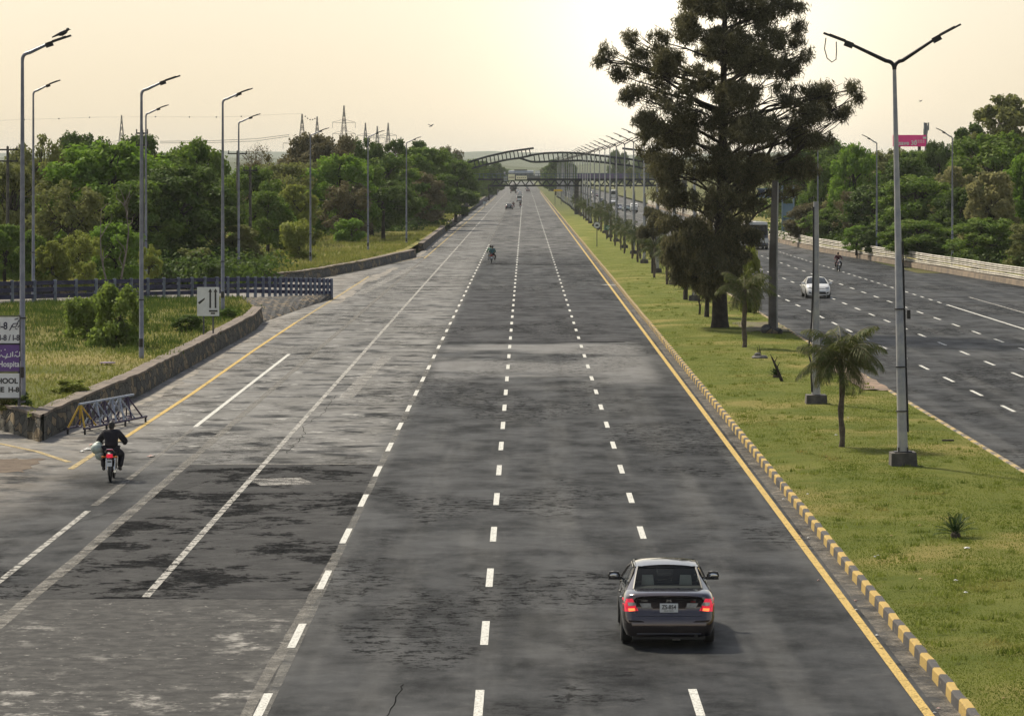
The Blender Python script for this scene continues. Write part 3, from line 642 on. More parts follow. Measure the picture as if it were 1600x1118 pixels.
stroke(t, [[(30, 500), (27, 505), (21, 505.5), (19, 509), (15, 516)], [(28, 505), (25, 510), (21, 511), (18, 508)], [(23, 499), (29, 497)], [(24.5, 513)], [(26.5, 514)], [(31, 508), (28, 511)]], M_ink)
stroke(t, [[(31, 549), (31, 556), (27, 557), (24, 554), (23, 557)], [(20, 549), (20, 557)], [(17, 551), (17, 557), (12, 557), (8, 560)], [(12, 552), (10, 557), (5, 557), (2, 554), (0, 557), (-5, 557), (-8, 552)], [(-12, 549), (-12, 557), (-18, 557)], [(25, 550)], [(27, 549)], [(8, 546)], [(2, 547.5)], [(-3, 561)], [(-6, 547)]], M_txtw, .02)
# white arrow sign
t = thing('arrow_sign', 'square white traffic sign with two upright arrows and a slanting bar', 'traffic sign', P(325, 500, 170)); d = 170.0; o_ = Vector(t.location); o_.z = .7; t.location = o_
a = sp(308, 493.5)-o_; c = sp(342.5, 448.5)-o_; b = MB(); b.box(((a.x+c.x)/2, 0, (a.z+c.z)/2), (c.x-a.x, .04, c.z-a.z)); b.build('panel', M_signw, t)
b = MB(); b.tube([(-.22, .06, -.2), (-.22, .06, c.z-.1)], .04, 8); b.tube([(.25, .06, -.2), (.25, .06, c.z-.1)], .04, 8); b.build('post', M_post, t, True)
def q(px, py): v = sp(px, py)-o_; return (v.x, v.z)
b = MB()
for x in (328.5, 336.8):
    b.prism([q(x-1.3, 481), q(x+1.3, 481), q(x+1.3, 456), q(x+3, 456), q(x, 450.5), q(x-3, 456), q(x-1.3, 456)], -.035, -.022)
b.prism([q(309, 472.5), q(312, 475), q(320, 467.5), q(320, 465)], -.035, -.022)
b.build('arrow', M_inkb, t)
b = MB(); b.prism([q(326.5, 487), q(340, 487), q(340, 484.3), q(326.5, 484.3)], -.035, -.022); b.prism([q(329.5, 490.5), q(336, 490.5), q(336, 488.2), q(329.5, 488.2)], -.035, -.022); b.build('bar_mark', M_inkb, t)
# median signs
g = G(932.7, 385, .25); t = thing('round_sign', 'round white traffic sign on a thin post on the median lawn', 'traffic sign', g)
hp = (385-351.6)*g.y/F; b = MB(); b.tube([(0, 0, -.1), (0, 0, hp)], .045, 8); b.build('post', M_post, t, True)
b = MB(); b.lathe((0, -.05, hp), (0, -1, 0), [(0, .40), (.03, .40)], 28); b.build('disc', M_signw, t)
b = MB(); b.tube([(.39*math.cos(a_), -.07, hp+.39*math.sin(a_)) for a_ in np.linspace(0, 2*math.pi, 29)], .035, 6, False); b.build('rim', M_dark, t)
b = MB(); b.prism([(-.2, hp-.14), (.16, hp-.14), (.2, hp), (.05, hp+.1), (-.12, hp+.06)], -.1, -.078); b.build('pictogram', M_inkb, t)
g = G(953, 374, .25); g.y -= 2; t = thing('green_sign', 'small green road sign with white lettering between the median palms', 'traffic sign', g); hp = (374-355)*g.y/F
b = MB(); b.tube([(-.5, .03, -.1), (-.5, .03, hp+.2)], .04, 8); b.build('post', M_post, t, True); b = MB(); b.tube([(.5, .03, -.1), (.5, .03, hp+.2)], .04, 8); b.build('post', M_post, t, True)
b = MB(); b.box((0, 0, hp), (1.45, .04, .56)); b.build('panel', pm('road_sign_green', (.03, .16, .09), (.025, .13, .07), 2, .5), t)
b = MB()
for zz, l in ((.13, 1.0), (-.02, 1.15), (-.16, .8)):
    for k in range(9): b.box((-l/2+l*(k+.5)/9, -.03, hp+zz), (l/9*.7, .012, .06))
b.build('lettering', M_txtw, t)
d = 900; p = P(872, 297.5, d); t = thing('yellow_sign', 'wide yellow sign board on two thin posts in the far median', 'traffic sign', (p.x, d, .2))
b = MB(); z = p.z-.2; b.prism([(-1.15, z-.25), (1.15, z-.25), (1.15, z+.15), (.7, z+.3), (-.7, z+.3), (-1.15, z+.15)], -.03, .03); b.build('panel', pm('road_sign_yellow', (.75, .5, .03), (.6, .4, .03), 2, .5), t)
for sx in (-.8, .8): b = MB(); b.tube([(sx, .05, -.1), (sx, .05, z)], .08, 6); b.build('post', M_post, t)
# pink billboard, phone mast
d = 520; t = thing('billboard', 'bright pink hoarding reading save 30 above the right woodland', 'billboard', (P(1421, 280, d).x, d, 1)); o_ = Vector(t.location)
a = P(1395, 229, d)-o_; c = P(1447, 211, d)-o_; b = MB(); b.box(((a.x+c.x)/2, 0, (a.z+c.z)/2), (c.x-a.x, .3, c.z-a.z)); pn = b.build('panel', pm('hot_pink_vinyl', (.95, .05, .32), (.88, .04, .28), .5, .5, 0, .02), t)
def bt(s, px, py, size): v = P(px, py, d)-o_; return text('lettering', s, size, M_txtw, t, (v.x, -.17, v.z), bold=.02)
bt('save 30', 1404, 226.5, .92)
v = P(1427.5, 221, d)-o_; b = MB()
for k in range(4): b.box((v.x+.35+k*.38, -.17, v.z+.15), (.28, .03, .10)); b.box((v.x+.35+k*.38, -.17, v.z-.12), (.28, .03, .10))
b.box((v.x+1.65, -.17, v.z+.55), (.5, .03, .3)); b.build('small_print', M_txtw, t)
for px in (1405, 1437): b = MB(); v = P(px, 229, d)-o_; b.tube([(v.x, .4, -.5), (v.x, .4, v.z+.2)], .25, 8); b.build('leg', M_dark, t)
d = 560; p = P(1447, 192, d); t = thing('phone_mast', 'grey phone mast with clustered antennas behind the pink billboard', 'mast', (p.x, d, 1)); zt = p.z-1
b = MB(); b.tube([(0, 0, 0), (0, 0, zt)], [.35, .2], 8); b.build('pole', M_steel, t)
for k in range(5): b = MB(); a_ = k*1.26; b.box((.38*math.cos(a_), .38*math.sin(a_), zt-.6-.5*(k % 3)), (.22, .15, 1.3)); b.build('antenna', pm('antenna_grey', (.25, .28, .30), None, 2, .6), t)
# blue gantry with display panels beside the right carriageway
d = 430; p = P(1235, 375, d); t = thing('gantry_sign', 'pale blue steel gantry post with glazed panels at the start of the white guard rail', 'gantry', (p.x, d, .4)); o_ = Vector(t.location)
M_gant = pm('pale_blue_steel', (.22, .30, .36), (.16, .22, .27), 1, .5, .2)
for px in (1222.5, 1240): b = MB(); v = P(px, 290, d)-o_; b.box((v.x, 0, v.z/2), (.2, .2, v.z)); b.build('upright', M_gant, t)
for y0, y1 in ((318, 337), (340, 352), (355, 367)):
    a = P(1223.5, y1, d)-o_; c = P(1239, y0, d)-o_; b = MB(); b.box(((a.x+c.x)/2, -.05, (a.z+c.z)/2), (c.x-a.x, .12, c.z-a.z)); b.build('panel', pm('bluish_panel', (.16, .24, .31), (.10, .16, .22), .4, .25, 0, .02), t)
for yy in (295, 308): a = P(1182, yy, d)-o_; c = P(1243, yy, d)-o_; b = MB(); b.beam((a.x, 0, a.z), (c.x, 0, c.z), .16); b.build('crossbeam', M_gant, t)
for px in (1186, 1198, 1210): a = P(px, 308, d)-o_; b = MB(); b.box((a.x+.3, -.05, a.z+.5), (.9, .1, .95)); b.build('sign_plate', pm('navy_plate', (.05, .07, .12), None, 1), t)
# ================================================================ FOOTBRIDGE WITH ARCHED TRUSSES, OVERPASS, PYLONS, HILLS
DB = 690.0; M_br = pm('dark_bridge_steel', (.018, .021, .026), (.03, .034, .038), .2, .6, .2, .1)
def bp(px, py, dd=0): v = P(px, py, DB); return Vector((v.x, DB+dd, v.z))
t = thing('footbridge', 'dark steel footbridge crossing both carriageways with a zigzag truss below its deck', 'footbridge', (0, 0, 0)); t.location = (0, DB, 0); o_ = Vector((0, DB, 0))
b = MB(); b.box((bp(870, 0).x, 1.3, bp(0, 280.5).z), (bp(1090, 0).x-bp(705, 0).x, 2.8, .40)); b.build('deck', M_br, t)
for dy in (0, 2.6):
    b = MB(); b.beam(bp(765, 290.3, dy)-o_, bp(1075, 290.3, dy)-o_, .32); b.build('bottom_chord', M_br, t)
    b = MB(); k = 0; x = 768
    while x < 1070: b.beam(bp(x, 290, dy)-o_, bp(x+6.6, 281, dy)-o_, .20) if k % 2 == 0 else b.beam(bp(x, 281, dy)-o_, bp(x+6.6, 290, dy)-o_, .20); x += 6.6; k += 1
    b.build('truss_web', M_br, t)
    b = MB(); b.beam(bp(683, 271.5, dy)-o_, bp(1075, 271.5, dy)-o_, .10); b.beam(bp(683, 276, dy)-o_, bp(1075, 276, dy)-o_, .07)
    for i in range(60): b.beam(bp(683+i*6.6, 271.5, dy)-o_, bp(683+i*6.6, 280, dy)-o_, .09)
    b.build('railing', pm('blue_grey_railing', (.10, .14, .16), None, 1, .6), t)
for px in (728, 901, 1070, 690): b = MB(); v = bp(px, 281)-o_; b.box((v.x, 1.3, v.z/2), (.9, 1.6, v.z)); b.build('pier', M_conc, t)
def arch(label, up, lo, n, x0, x1):
    t = thing('arched_truss', label, 'bridge arch', (0, DB-1.0, 0), 0, 'arched trusses over the footbridge')
    def f(px, C_): return lerpl(px, [c[0] for c in C_], [c[1] for c in C_])
    for C_ in (up, lo):
        b = MB(); pts = [P(px, f(px, C_), DB) for px in np.linspace(C_[0][0], C_[-1][0], 24)]; b.tube([(p.x, 0, p.z) for p in pts], .23, 6); b.build('chord', M_br, t, True)
    b = MB()
    for px in np.linspace(x0, x1, n): b.beam(*[(P(px+(2 if k else 0), f(px+(2 if k else 0), C_), DB).x, 0, P(px, f(px+(2 if k else 0), C_), DB).z) for k, C_ in enumerate((up, lo))], .20)
    b.build('struts', M_br, t)
arch('left arched ladder truss rising toward the middle of the footbridge', [(730, 254), (760, 245), (795, 237), (834, 231.5)], [(694, 278), (720, 268.5), (750, 259.5), (790, 250), (812, 247), (834, 242)], 15, 741, 827)
arch('middle arched ladder truss over the road beside the first one', [(826, 243), (850, 239.5), (880, 238.3), (905, 239.5), (940, 243.5), (985, 249), (1020, 256)], [(812, 247), (832, 253.5), (870, 252), (905, 250.8), (940, 253.5), (985, 259), (1010, 264)], 24, 834, 1004)
arch('right arched truss piece partly hidden behind the casuarina', [(972, 232), (1010, 236), (1050, 243)], [(1000, 252), (1030, 256), (1060, 262)], 8, 1003, 1048)
for (x0, x1, y0, y1, mt, lab) in ((794, 804.5, 272, 281.5, 'a', 'square cream signboard fixed on the footbridge railing'), (806, 823.5, 274.5, 280.5, 'a', 'wide cream signboard beside the square one on the footbridge'), (787, 793, 276, 283, 'b', 'small grey signboard at the left of the cream ones on the footbridge')):
    v = P((x0+x1)/2, (y0+y1)/2, DB); t = thing('bridge_signboard', lab, 'signboard', (v.x, DB-.6, v.z)); w_, h_ = (x1-x0)*DB/F, (y1-y0)*DB/F
    mt_ = pm('cream_board', (.92, .88, .62), (.88, .84, .6), 1, .5) if mt == 'a' else pm('grey_board', (.3, .35, .33), None, 1, .5)
    b = MB(); b.box((0, 0, 0), (w_, .12, h_)); b.build('panel', mt_, t); b = MB(); b.box((0, .12, 0), (w_*1.06, .1, h_*1.08)); b.build('backing', M_br, t)
    b = MB(); [b.box((-w_*.35+w_*.7*k/4, -.07, -h_*.05), (w_*.1, .02, h_*.18)) for k in range(5)]; b.build('lettering', pm('brown_letters', (.25, .17, .08)), t)
# overpass
DO = 1500.0; t = thing('overpass', 'grey road overpass behind the footbridge with parapets', 'overpass', (0, DO, 0)); z0 = ZOV = P(0, 277.5, DO).z
b = MB(); b.box((12, 6, z0-.7), (190, 12, 1.4)); b.build('deck', M_conc, t)
for dy in (0, 12): b = MB(); b.box((12, dy, z0+.4), (190, .35, .9)); b.build('parapet', pm('parapet_grey', (.22, .22, .20), (.15, .15, .14), .1, .8), t)
for x in (-22, -16, 12, 46): b = MB(); b.box((x, 6, (z0-1.4)/2), (1.6, 9, z0-1.4)); b.build('pier', M_conc, t)
# purple hoarding by the right carriageway in front of the overpass
for x0, x1, lab in ((903, 960, 'long purple hoarding under the overpass left part'), (961, 993, 'shorter purple hoarding with a pale round emblem'), (998, 1006, 'small dark maroon hoarding right of the purple ones')):
    d = 1380; a, c = P(x0, 281, d), P(x1, 270.5, d); t = thing('hoarding', lab, 'hoarding', ((a.x+c.x)/2, d, a.z), 0, 'purple hoardings beyond the footbridge'); w_, h_ = c.x-a.x, c.z-a.z
    b = MB(); b.box((0, 0, h_/2), (w_, .3, h_)); b.build('panel', pm('purple_vinyl', (.085, .04, .16), (.07, .035, .13), .2, .6), t)
    b = MB(); [b.box((xx, .5, h_/2-3), (.4, .4, h_+6)) for xx in (-w_*.4, w_*.4)]; b.build('support', M_br, t)
    if x0 == 961: b = MB(); b.lathe((w_*.36, -.2, h_*.4), (0, -1, 0), [(0, .7), (.05, .7)], 16); b.build('emblem', M_signw, t)
# pylons
def pylon(label, px, top, d, wd=9.0, style=0, group='lattice electricity pylons on the left horizon'):
    p = P(px, top, d); Ht = p.z; t = thing('pylon', label, 'pylon', (p.x, d, 0), .35, group); M_p = pm('pylon_steel', (.17, .15, .14), None, .3, .6, .3)
    b = MB(); th = .11*d/1500*1.1
    def hw(z): u = z/Ht; return wd/2*(1-u)**1.25*.8+.35*(1-u*.6)
    N = 11; zs = [Ht*(1-(1-i/N)**1.15) for i in range(N+1)]
    for sx, sy in ((-1, -1), (1, -1), (1, 1), (-1, 1)): b.tube([(sx*hw(z), sy*hw(z), z) for z in zs], th, 4)
    for za, zb in zip(zs, zs[1:]):
        for s_ in (-1, 1):
            b.beam((-hw(za), s_*hw(za), za), (hw(zb), s_*hw(zb), zb), th); b.beam((hw(za), s_*hw(za), za), (-hw(zb), s_*hw(zb), zb), th); b.beam((s_*hw(za), -hw(za), za), (s_*hw(zb), hw(zb), zb), th)
    b.build('mast', M_p, t)
    arms = ((.80, 5.2), (.67, 5.2), (.55, 6)) if style == 0 else ((.62, 9.5),)
    for u, l in arms:
        z = Ht*u; b = MB(); l = l*Ht/38
        for s_ in (-1, 1): b.beam((s_*hw(z), 0, z), (s_*l, 0, z+.2), th*1.3); b.beam((s_*hw(z), 0, z+1.4), (s_*l, 0, z+.25), th); b.beam((s_*l, 0, z+.2), (s_*l, 0, z-2.2), th*1.2)
        b.build('crossarm', M_p, t)
    return t
pylon('tallest pylon with three pairs of arms, in the middle of the group', 537.5, 165, 1500); pylon('wide-armed pylon where the marker balls begin, above the umbrella tree', 472, 178, 1450, style=1)
pylon('slender pylon right of the wide-armed one', 495.5, 182, 1700, style=1); pylon('pylon directly behind the sixth left lamp', 571, 192, 1900); pylon('thin pylon right of the sixth left lamp', 589.5, 197, 2100)
pylon('third pylon right of the tallest one', 606.5, 192, 1950); pylon('tiny faint pylon far right of the group', 626.5, 214, 3000); pylon('lone faint pylon above the big green tree at left', 190, 180, 1700, style=1)
M_wire = pm('wire', (.10, .09, .09), None, 1, .5)
def wire(label, pts, d, r=.05, sag=0.0):
    V_ = [P(px, py, d) for px, py in pts]; b = MB(); b.tube([v-V_[0] for v in V_], r, 5); o = b.build('power_line', M_wire, None, True, off=V_[0]); return tag(o, label, 'power line', 'power lines')
wire('faint upper power line reaching the wide-armed pylon from the left', [(250, 221), (330, 220), (400, 217), (452, 210.5)], 1450, .10)
wire('faint lower power line parallel to the upper one', [(250, 223.5), (330, 223), (400, 220.5), (452, 213)], 1450, .10)
wire('thin overhead line carrying the marker balls at left', [(-20, 189), (38, 187), (92, 185.2), (140, 183.4), (243, 182.5), (296, 183), (338, 183), (377, 182), (440, 178.5), (472, 178)], 900, .018)
M_ball = pm('marker_ball', (.05, .03, .03), None, 3, .5)
mk = None
for i, (px, py, d) in enumerate([(38, 187, 900), (92, 185.4, 900), (140, 183.4, 900), (243, 182.5, 900), (296, 183, 900), (338, 183, 900), (377, 182, 900), (477, 182, 1450), (480.5, 185, 1450), (484.5, 187, 1450), (488.5, 187, 1450), (492, 185.5, 1450)]):
    b = MB(); b.ell((0, 0, 0), .16*d/900*1.15, 10, 7)
    if mk is None: o = mk = b.build('marker_ball', M_ball, None, True)
    else: o = mk.copy(); C.objects.link(o); o.scale = (d/900,)*3
    o.location = P(px, py, d); tag(o, 'small dark marker ball in the row on the overhead line at left' if d == 900 else 'tiny marker ball in the short sagging row beside the wide-armed pylon', 'marker ball', 'marker balls on the power lines')
def tpole(label, px, top, base, d, w_=1.6, tw=2):
    p = P(px, top, d); t = thing('telegraph_pole', label, 'utility pole', (p.x, d, 1.5), .2, 'telegraph poles in the woods'); h = p.z-1.5
    b = MB(); b.tube([(0, 0, 0), (0, 0, h)], [.16, .1], 8); b.build('pole', M_conc, t)
    for k in range(tw): b = MB(); b.box((0, 0, h-.25-.9*k), (w_, .12, .12)); [b.tube([(xx, 0, h-.2-.9*k), (xx, 0, h+.05-.9*k)], .05, 6) for xx in (-w_*.45, 0, w_*.45)]; b.build('crossarm', M_dark, t)
tpole('telegraph pole with two crossarms rising at the far left edge', 12, 229, 0, 270); tpole('telegraph pole behind the fourth left lamp with one wide crossarm', 371, 236, 0, 330, 1.9, 1); tpole('low telegraph pole with a single crossarm in front of the leafless tree', 391, 262, 0, 300, 1.2, 1)
tpole('telegraph pole showing beside the second nearest left lamp', 222, 203, 0, 255, .9, 2)
# hills
def ridge(name, d, prof, mat, depth=900, seed=0, amp=.6):
    rows = [[], [], []]
    for i in range(161):
        px = -400+i*2400/160; py = lerpl(px, [q_[0] for q_ in prof], [q_[1] for q_ in prof])+amp*noise.noise((px*.02, seed, 0))+amp*.6*noise.noise((px*.09, seed, 2))
        p = P(px, py, d); rows[0].append((p.x, d-depth, -1)); rows[1].append((p.x, d, p.z)); rows[2].append((p.x*1.1, d+depth, -1))
    b = MB(); b.grid(rows); return kind(b.build(name, mat, smooth=True), 'structure')
M_hill = grass_mat('wooded_hills', (.035, .055, .03), (.05, .07, .035), (.06, .075, .04), .6, .004)
ridge('hill', 9000, [(-400, 238), (0, 239), (200, 240), (350, 236), (520, 238), (700, 238), (760, 236.5), (830, 238), (900, 240), (1000, 243), (1200, 238), (1400, 240), (2000, 236)], M_hill, 1500, 1, 1.5)
ridge('hill', 5200, [(-400, 247), (0, 246), (300, 246), (700, 248), (760, 247), (830, 250), (900, 252), (1000, 247), (1200, 240), (2000, 240)], M_hill, 900, 4, 1.2)
ridge('hill', 3300, [(-400, 252), (600, 254), (740, 255), (790, 259), (840, 262), (900, 258), (960, 253), (1000, 251), (1100, 247), (2000, 240)], M_hill, 300, 7, 1.2)
# ================================================================ VEGETATION
def leafcloud(cl, n, size, rng, style='leaf', asp=1.5, inner=.45):
    c = np.array(cl, dtype=float); wt = (c[:, 3]*c[:, 5])**1.0; idx = rng.choice(len(c), n, p=wt/wt.sum())
    dr = rng.normal(size=(n, 3)); dr /= np.linalg.norm(dr, axis=1)[:, None]; r = rng.random(n)**inner
    # lumpy radius so outlines are ragged
    ph = np.sin(dr[:, 0]*5+idx*1.7)*np.sin(dr[:, 1]*4+idx*.9)*np.sin(dr[:, 2]*6+idx*2.3); r = r*(1+.35*ph)
    pos = c[idx, :3]+dr*r[:, None]*c[idx, 3:6]
    if style == 'leaf':
        nr = dr*.7+rng.normal(size=(n, 3))*.6+np.array([0, 0, .45]); t = np.cross(nr, rng.normal(size=(n, 3)))
    else:
        t = rng.normal(size=(n, 3))*.33+dr*np.array([.5, .5, .1])+np.array([0, 0, -1.0]); nr = rng.normal(size=(n, 3))
    nr /= np.linalg.norm(nr, axis=1)[:, None]; t -= nr*(t*nr).sum(1)[:, None] if style == 'leaf' else 0; t /= np.linalg.norm(t, axis=1)[:, None]
    bb = np.cross(t, nr); bb /= np.linalg.norm(bb, axis=1)[:, None]; s = size*(.6+.8*rng.random(n))[:, None]
    return np.stack([pos-t*s*asp*.5, pos+bb*s*.5, pos+t*s*asp*.5, pos-bb*s*.5], 1)
def branch_pts(a, b, rnd, k=4, wob=.12):
    a, b = Vector(a), Vector(b); L_ = (b-a).length; return [a.lerp(b, i/k)+Vector((rnd.uniform(-1, 1), rnd.uniform(-1, 1), rnd.uniform(-.3, 1)*.5))*wob*L_*(math.sin(math.pi*i/k)) for i in range(k+1)]
PROTO = {}
def proto(kind_, seed, mat, bark=None):
    """returns (trunk mesh, crown mesh, height, width) built at true size"""
    rnd = random.Random(seed); rng = np.random.default_rng(seed); cl = []; bark = bark or M_bark
    if kind_ == 'round': h, rw, z0, k, n, sz, rr = 10, 4.6, 1.6, 74, 19000, .225, (.55, 1.35)
    elif kind_ == 'wide': h, rw, z0, k, n, sz, rr = 10, 6.2, 4.6, 60, 18000, .23, (.7, 1.35)
    elif kind_ == 'tall': h, rw, z0, k, n, sz, rr = 12, 3.2, 4.5, 30, 8500, .25, (.55, 1.1)
    elif kind_ == 'open': h, rw, z0, k, n, sz, rr = 9, 4.2, 2.0, 40, 8000, .21, (.6, 1.2)
    elif kind_ == 'weep': h, rw, z0, k, n, sz, rr = 8, 3.6, .6, 60, 14000, .2, (.45, .95)
    elif kind_ == 'bush': h, rw, z0, k, n, sz, rr = 3, 1.7, .1, 22, 6500, .14, (.4, .75)
    elif kind_ == 'bare': h, rw, z0, k, n, sz, rr = 8, 3.0, 2.5, 26, 900, .13, (.6, 1.1)
    for i in range(k):
        for _ in range(20):
            a = rnd.uniform(0, 2*math.pi); u = rnd.random(); z = z0+(h-z0)*u; f = math.sin(math.pi*min(1, (u*.86+.14)))**.6
            if kind_ == 'wide': f = math.sqrt(max(0, 1-(u-.25)**2/.6))*.95
            if kind_ in ('bush', 'weep'): f = math.sqrt(max(0, 1-u*u*.92))
            r = rw*f*(rnd.random()**.5)
            q_ = rnd.uniform(*rr)
            if r+q_*.7 < rw*1.08 and z+q_*.6 < h*1.02: break
        cl.append((r*math.cos(a), r*math.sin(a), min(z, h-q_*.6), q_, q_, q_*.78))
    b = MB(); th = h*.028 if kind_ != 'bush' else .05
    fork = z0+(h-z0)*.25 if kind_ != 'bush' else .3
    tp = [Vector((0, 0, -.4)), Vector((rnd.uniform(-.1, .1), rnd.uniform(-.1, .1), fork*.5)), Vector((rnd.uniform(-.2, .2), rnd.uniform(-.2, .2), fork))]
    b.tube(tp, [th*1.35, th, th*.85], 9)
    tp2 = branch_pts(tp[-1], (rnd.uniform(-.5, .5), rnd.uniform(-.5, .5), h*.9), rnd); b.tube(tp2, [th*.8, th*.6, th*.4, th*.25, th*.08], 7)
    for c_ in (cl if kind_ == 'bare' else cl[:26]):
        s_ = tp[-1].lerp(tp2[2], rnd.random()) if rnd.random() < .7 else tp2[rnd.choice((1, 2, 3))]
        pp = branch_pts(s_, c_[:3], rnd); b.tube(pp, [th*.42, th*.33, th*.24, th*.15, th*.05], 5)
        if kind_ == 'bare':
            for _ in range(9): e = Vector(c_[:3])+Vector((rnd.uniform(-1, 1), rnd.uniform(-1, 1), rnd.uniform(-.4, 1.2)))*c_[3]; b.tube(branch_pts(pp[rnd.choice((2, 3, 4))], e, rnd, 3, .2), [th*.12, th*.08, th*.05, .008], 4, False)
    V = leafcloud(cl, n, sz, rng, 'leaf', 2.2 if kind_ == 'weep' else 1.5)
    tm = b.build('trunk', bark, None, True); cm = npmesh('crown', V, 4, mat)
    mx = np.percentile(np.abs(V[:, :, 0]), 98)*2; hz = np.percentile(V[:, :, 2], 99.7)
    res = (tm.data, cm.data, float(hz), float(mx)); bpy.data.objects.remove(tm); bpy.data.objects.remove(cm); return res
L_dark = leafmat('leaves_dark_green', (.05, .084, .014), (.10, .14, .026), .5, .35)
L_mid = leafmat('leaves_mid_green', (.080, .135, .018), (.165, .215, .036), .5, .4)
L_bright = leafmat('leaves_bright_green', (.105, .19, .02), (.19, .27, .035), .5, .42)
L_olive = leafmat('leaves_olive', (.12, .135, .040), (.20, .20, .065), .5, .38)
L_yel = leafmat('leaves_yellow_green', (.17, .20, .035), (.24, .25, .05), .7, .4)
L_brown = leafmat('leaves_brownish', (.10, .088, .042), (.16, .135, .065), .5, .3)
L_fresh = leafmat('leaves_fresh_green', (.12, .17, .03), (.20, .25, .05), .9, .45)
L_pale = leafmat('leaves_pale_olive', (.19, .185, .075), (.27, .25, .11), .6, .38)
for kd in ('round', 'wide', 'tall', 'open', 'weep', 'bush', 'bare'):
    PROTO[kd] = [proto(kd, 11+len(kd)+s_*7, L_mid) for s_ in range(3 if kd in ('round', 'bush', 'open') else 2)]
NT_ = [0]
def tree(label, kd, mat, base, top_y, width_px, group='woodland trees', cat='tree', name=None, v=None):
    NT_[0] += 1; pr = PROTO[kd][(NT_[0] if v is None else v) % len(PROTO[kd])]; d = base.y
    zt = H-(top_y-CY)*d/F; hgt = max(.6, zt-base.z); wd = width_px*d/F; rnd = random.Random(NT_[0])
    nm = name or {'bush': 'bush', 'bare': 'bare_tree', 'wide': 'spreading_tree', 'tall': 'tall_tree', 'weep': 'weeping_tree'}.get(kd, 'broadleaf_tree')
    t = thing(nm, label, cat, base, rnd.uniform(0, 6.28), group); t.scale = (wd/pr[3], wd/pr[3], hgt/pr[2])
    for nm2, me in (('trunk' if kd != 'bush' else 'stems', pr[0]), ('crown', pr[1])):
        o = bpy.data.objects.new(nm2, me); C.objects.link(o); o.parent = t
        if nm2 == 'crown': o.material_slots[0].link = 'OBJECT'; o.material_slots[0].material = mat
        elif kd in ('bare', 'tall'): o.material_slots[0].link = 'OBJECT'; o.material_slots[0].material = M_barkpale
    return t
W = 'trees of the left woodland'
for a in [  # label, kind, material, px, distance, top y, width
 ('feathery olive tree poking up at the far left edge', 'open', L_olive, 62, 300, 215, 95), ('dark-topped tree above the big green crown at left', 'round', L_dark, 132, 320, 211, 95),
 ('large bright green tree filling the left woodland behind the first two lamps', 'round', L_bright, 165, 285, 226, 190), ('dark tree whose top meets the second nearest lamp', 'round', L_dark, 222, 315, 213, 90),
 ('rounded tree with sky gaps between the second and third lamps', 'round', L_mid, 305, 300, 220, 88), ('huge dark creeper-covered tree left of the third lamp', 'round', L_dark, 285, 272, 262, 165),
 ('mid-green tree under the creeper-covered one', 'round', L_mid, 215, 268, 285, 130), ('olive tree at the left edge behind the slim lamp', 'open', L_olive, 20, 280, 255, 120), ('dark green tree at the left edge under the telegraph pole', 'round', L_dark, -20, 300, 262, 130),
 ('pale feathery tree in front of the big green crown', 'open', L_olive, 110, 262, 285, 110), ('second bright green crown right of the largest one', 'round', L_mid, 262, 290, 240, 110),
 ('greyish leafless tree top between the third and fourth lamps', 'bare', L_brown, 398, 420, 228, 75), ('brownish thin tree left of the umbrella tree', 'open', L_brown, 420, 400, 245, 80),
 ('dark umbrella-shaped tree below the wide-armed pylon', 'wide', L_brown, 505, 450, 211, 125), ('second dark spreading tree below the tallest pylon', 'wide', L_dark, 560, 470, 219, 90),
 ('tall feathery dark treetop right of the pylons', 'tall', L_dark, 618, 520, 219, 50), ('thin feathery treetop above the last left lamp', 'tall', L_dark, 652, 540, 221, 45), ('small brown ragged treetop near the footbridge', 'open', L_brown, 700, 800, 230, 50),
 ('mid-green tree behind the last left lamp', 'round', L_mid, 660, 520, 232, 110), ('green tree between the sixth and seventh left lamps', 'round', L_mid, 600, 470, 240, 110), ('bright green tree right of the fifth lamp', 'round', L_bright, 530, 400, 244, 105),
 ('leafy green tree in the woodland centre', 'round', L_mid, 560, 420, 250, 90), ('olive tree behind the fourth lamp', 'open', L_olive, 440, 370, 255, 110), ('dull green tree beside the fourth lamp', 'round', L_mid, 395, 350, 262, 90),
 ('brown twiggy tree above the bright round bush', 'open', L_brown, 545, 395, 285, 90), ('dark round tree left of the spreading dark one', 'round', L_dark, 580, 430, 275, 90),
 ('light green drooping tree left of the fifth lamp', 'weep', L_yel, 462, 345, 290, 66), ('small green tree left of the drooping one', 'round', L_mid, 418, 335, 300, 70), ('low bright shrub tree at the foot of the drooping one', 'round', L_bright, 438, 338, 330, 50),
 ('dark tree at the far end of the left woodland', 'round', L_dark, 690, 740, 237, 84), ('dark green tree leaning toward the road at the side road opening', 'round', L_dark, 711, 745, 262, 54), ('rounded dull tree before the footbridge end', 'round', L_dark, 672, 560, 268, 92),
 ('brownish tree beyond the last left lamp', 'round', L_brown, 655, 500, 270, 80), ('dark tree over the painted far wall', 'round', L_dark, 728, 830, 262, 36)]:
    tree(a[0], a[1], a[2], vB(a[3], a[4]), a[5], a[6], W)
tree('dark spreading tree with a thick trunk behind the sixth left lamp', 'wide', L_dark, vB(599, 405), 292, 108, W, v=0)
tree('dark low spreading tree overhanging the stepped wall', 'wide', L_dark, vB(674, 560), 290, 64, W, v=1)
WB = 'small trees and bushes by the blue fence'
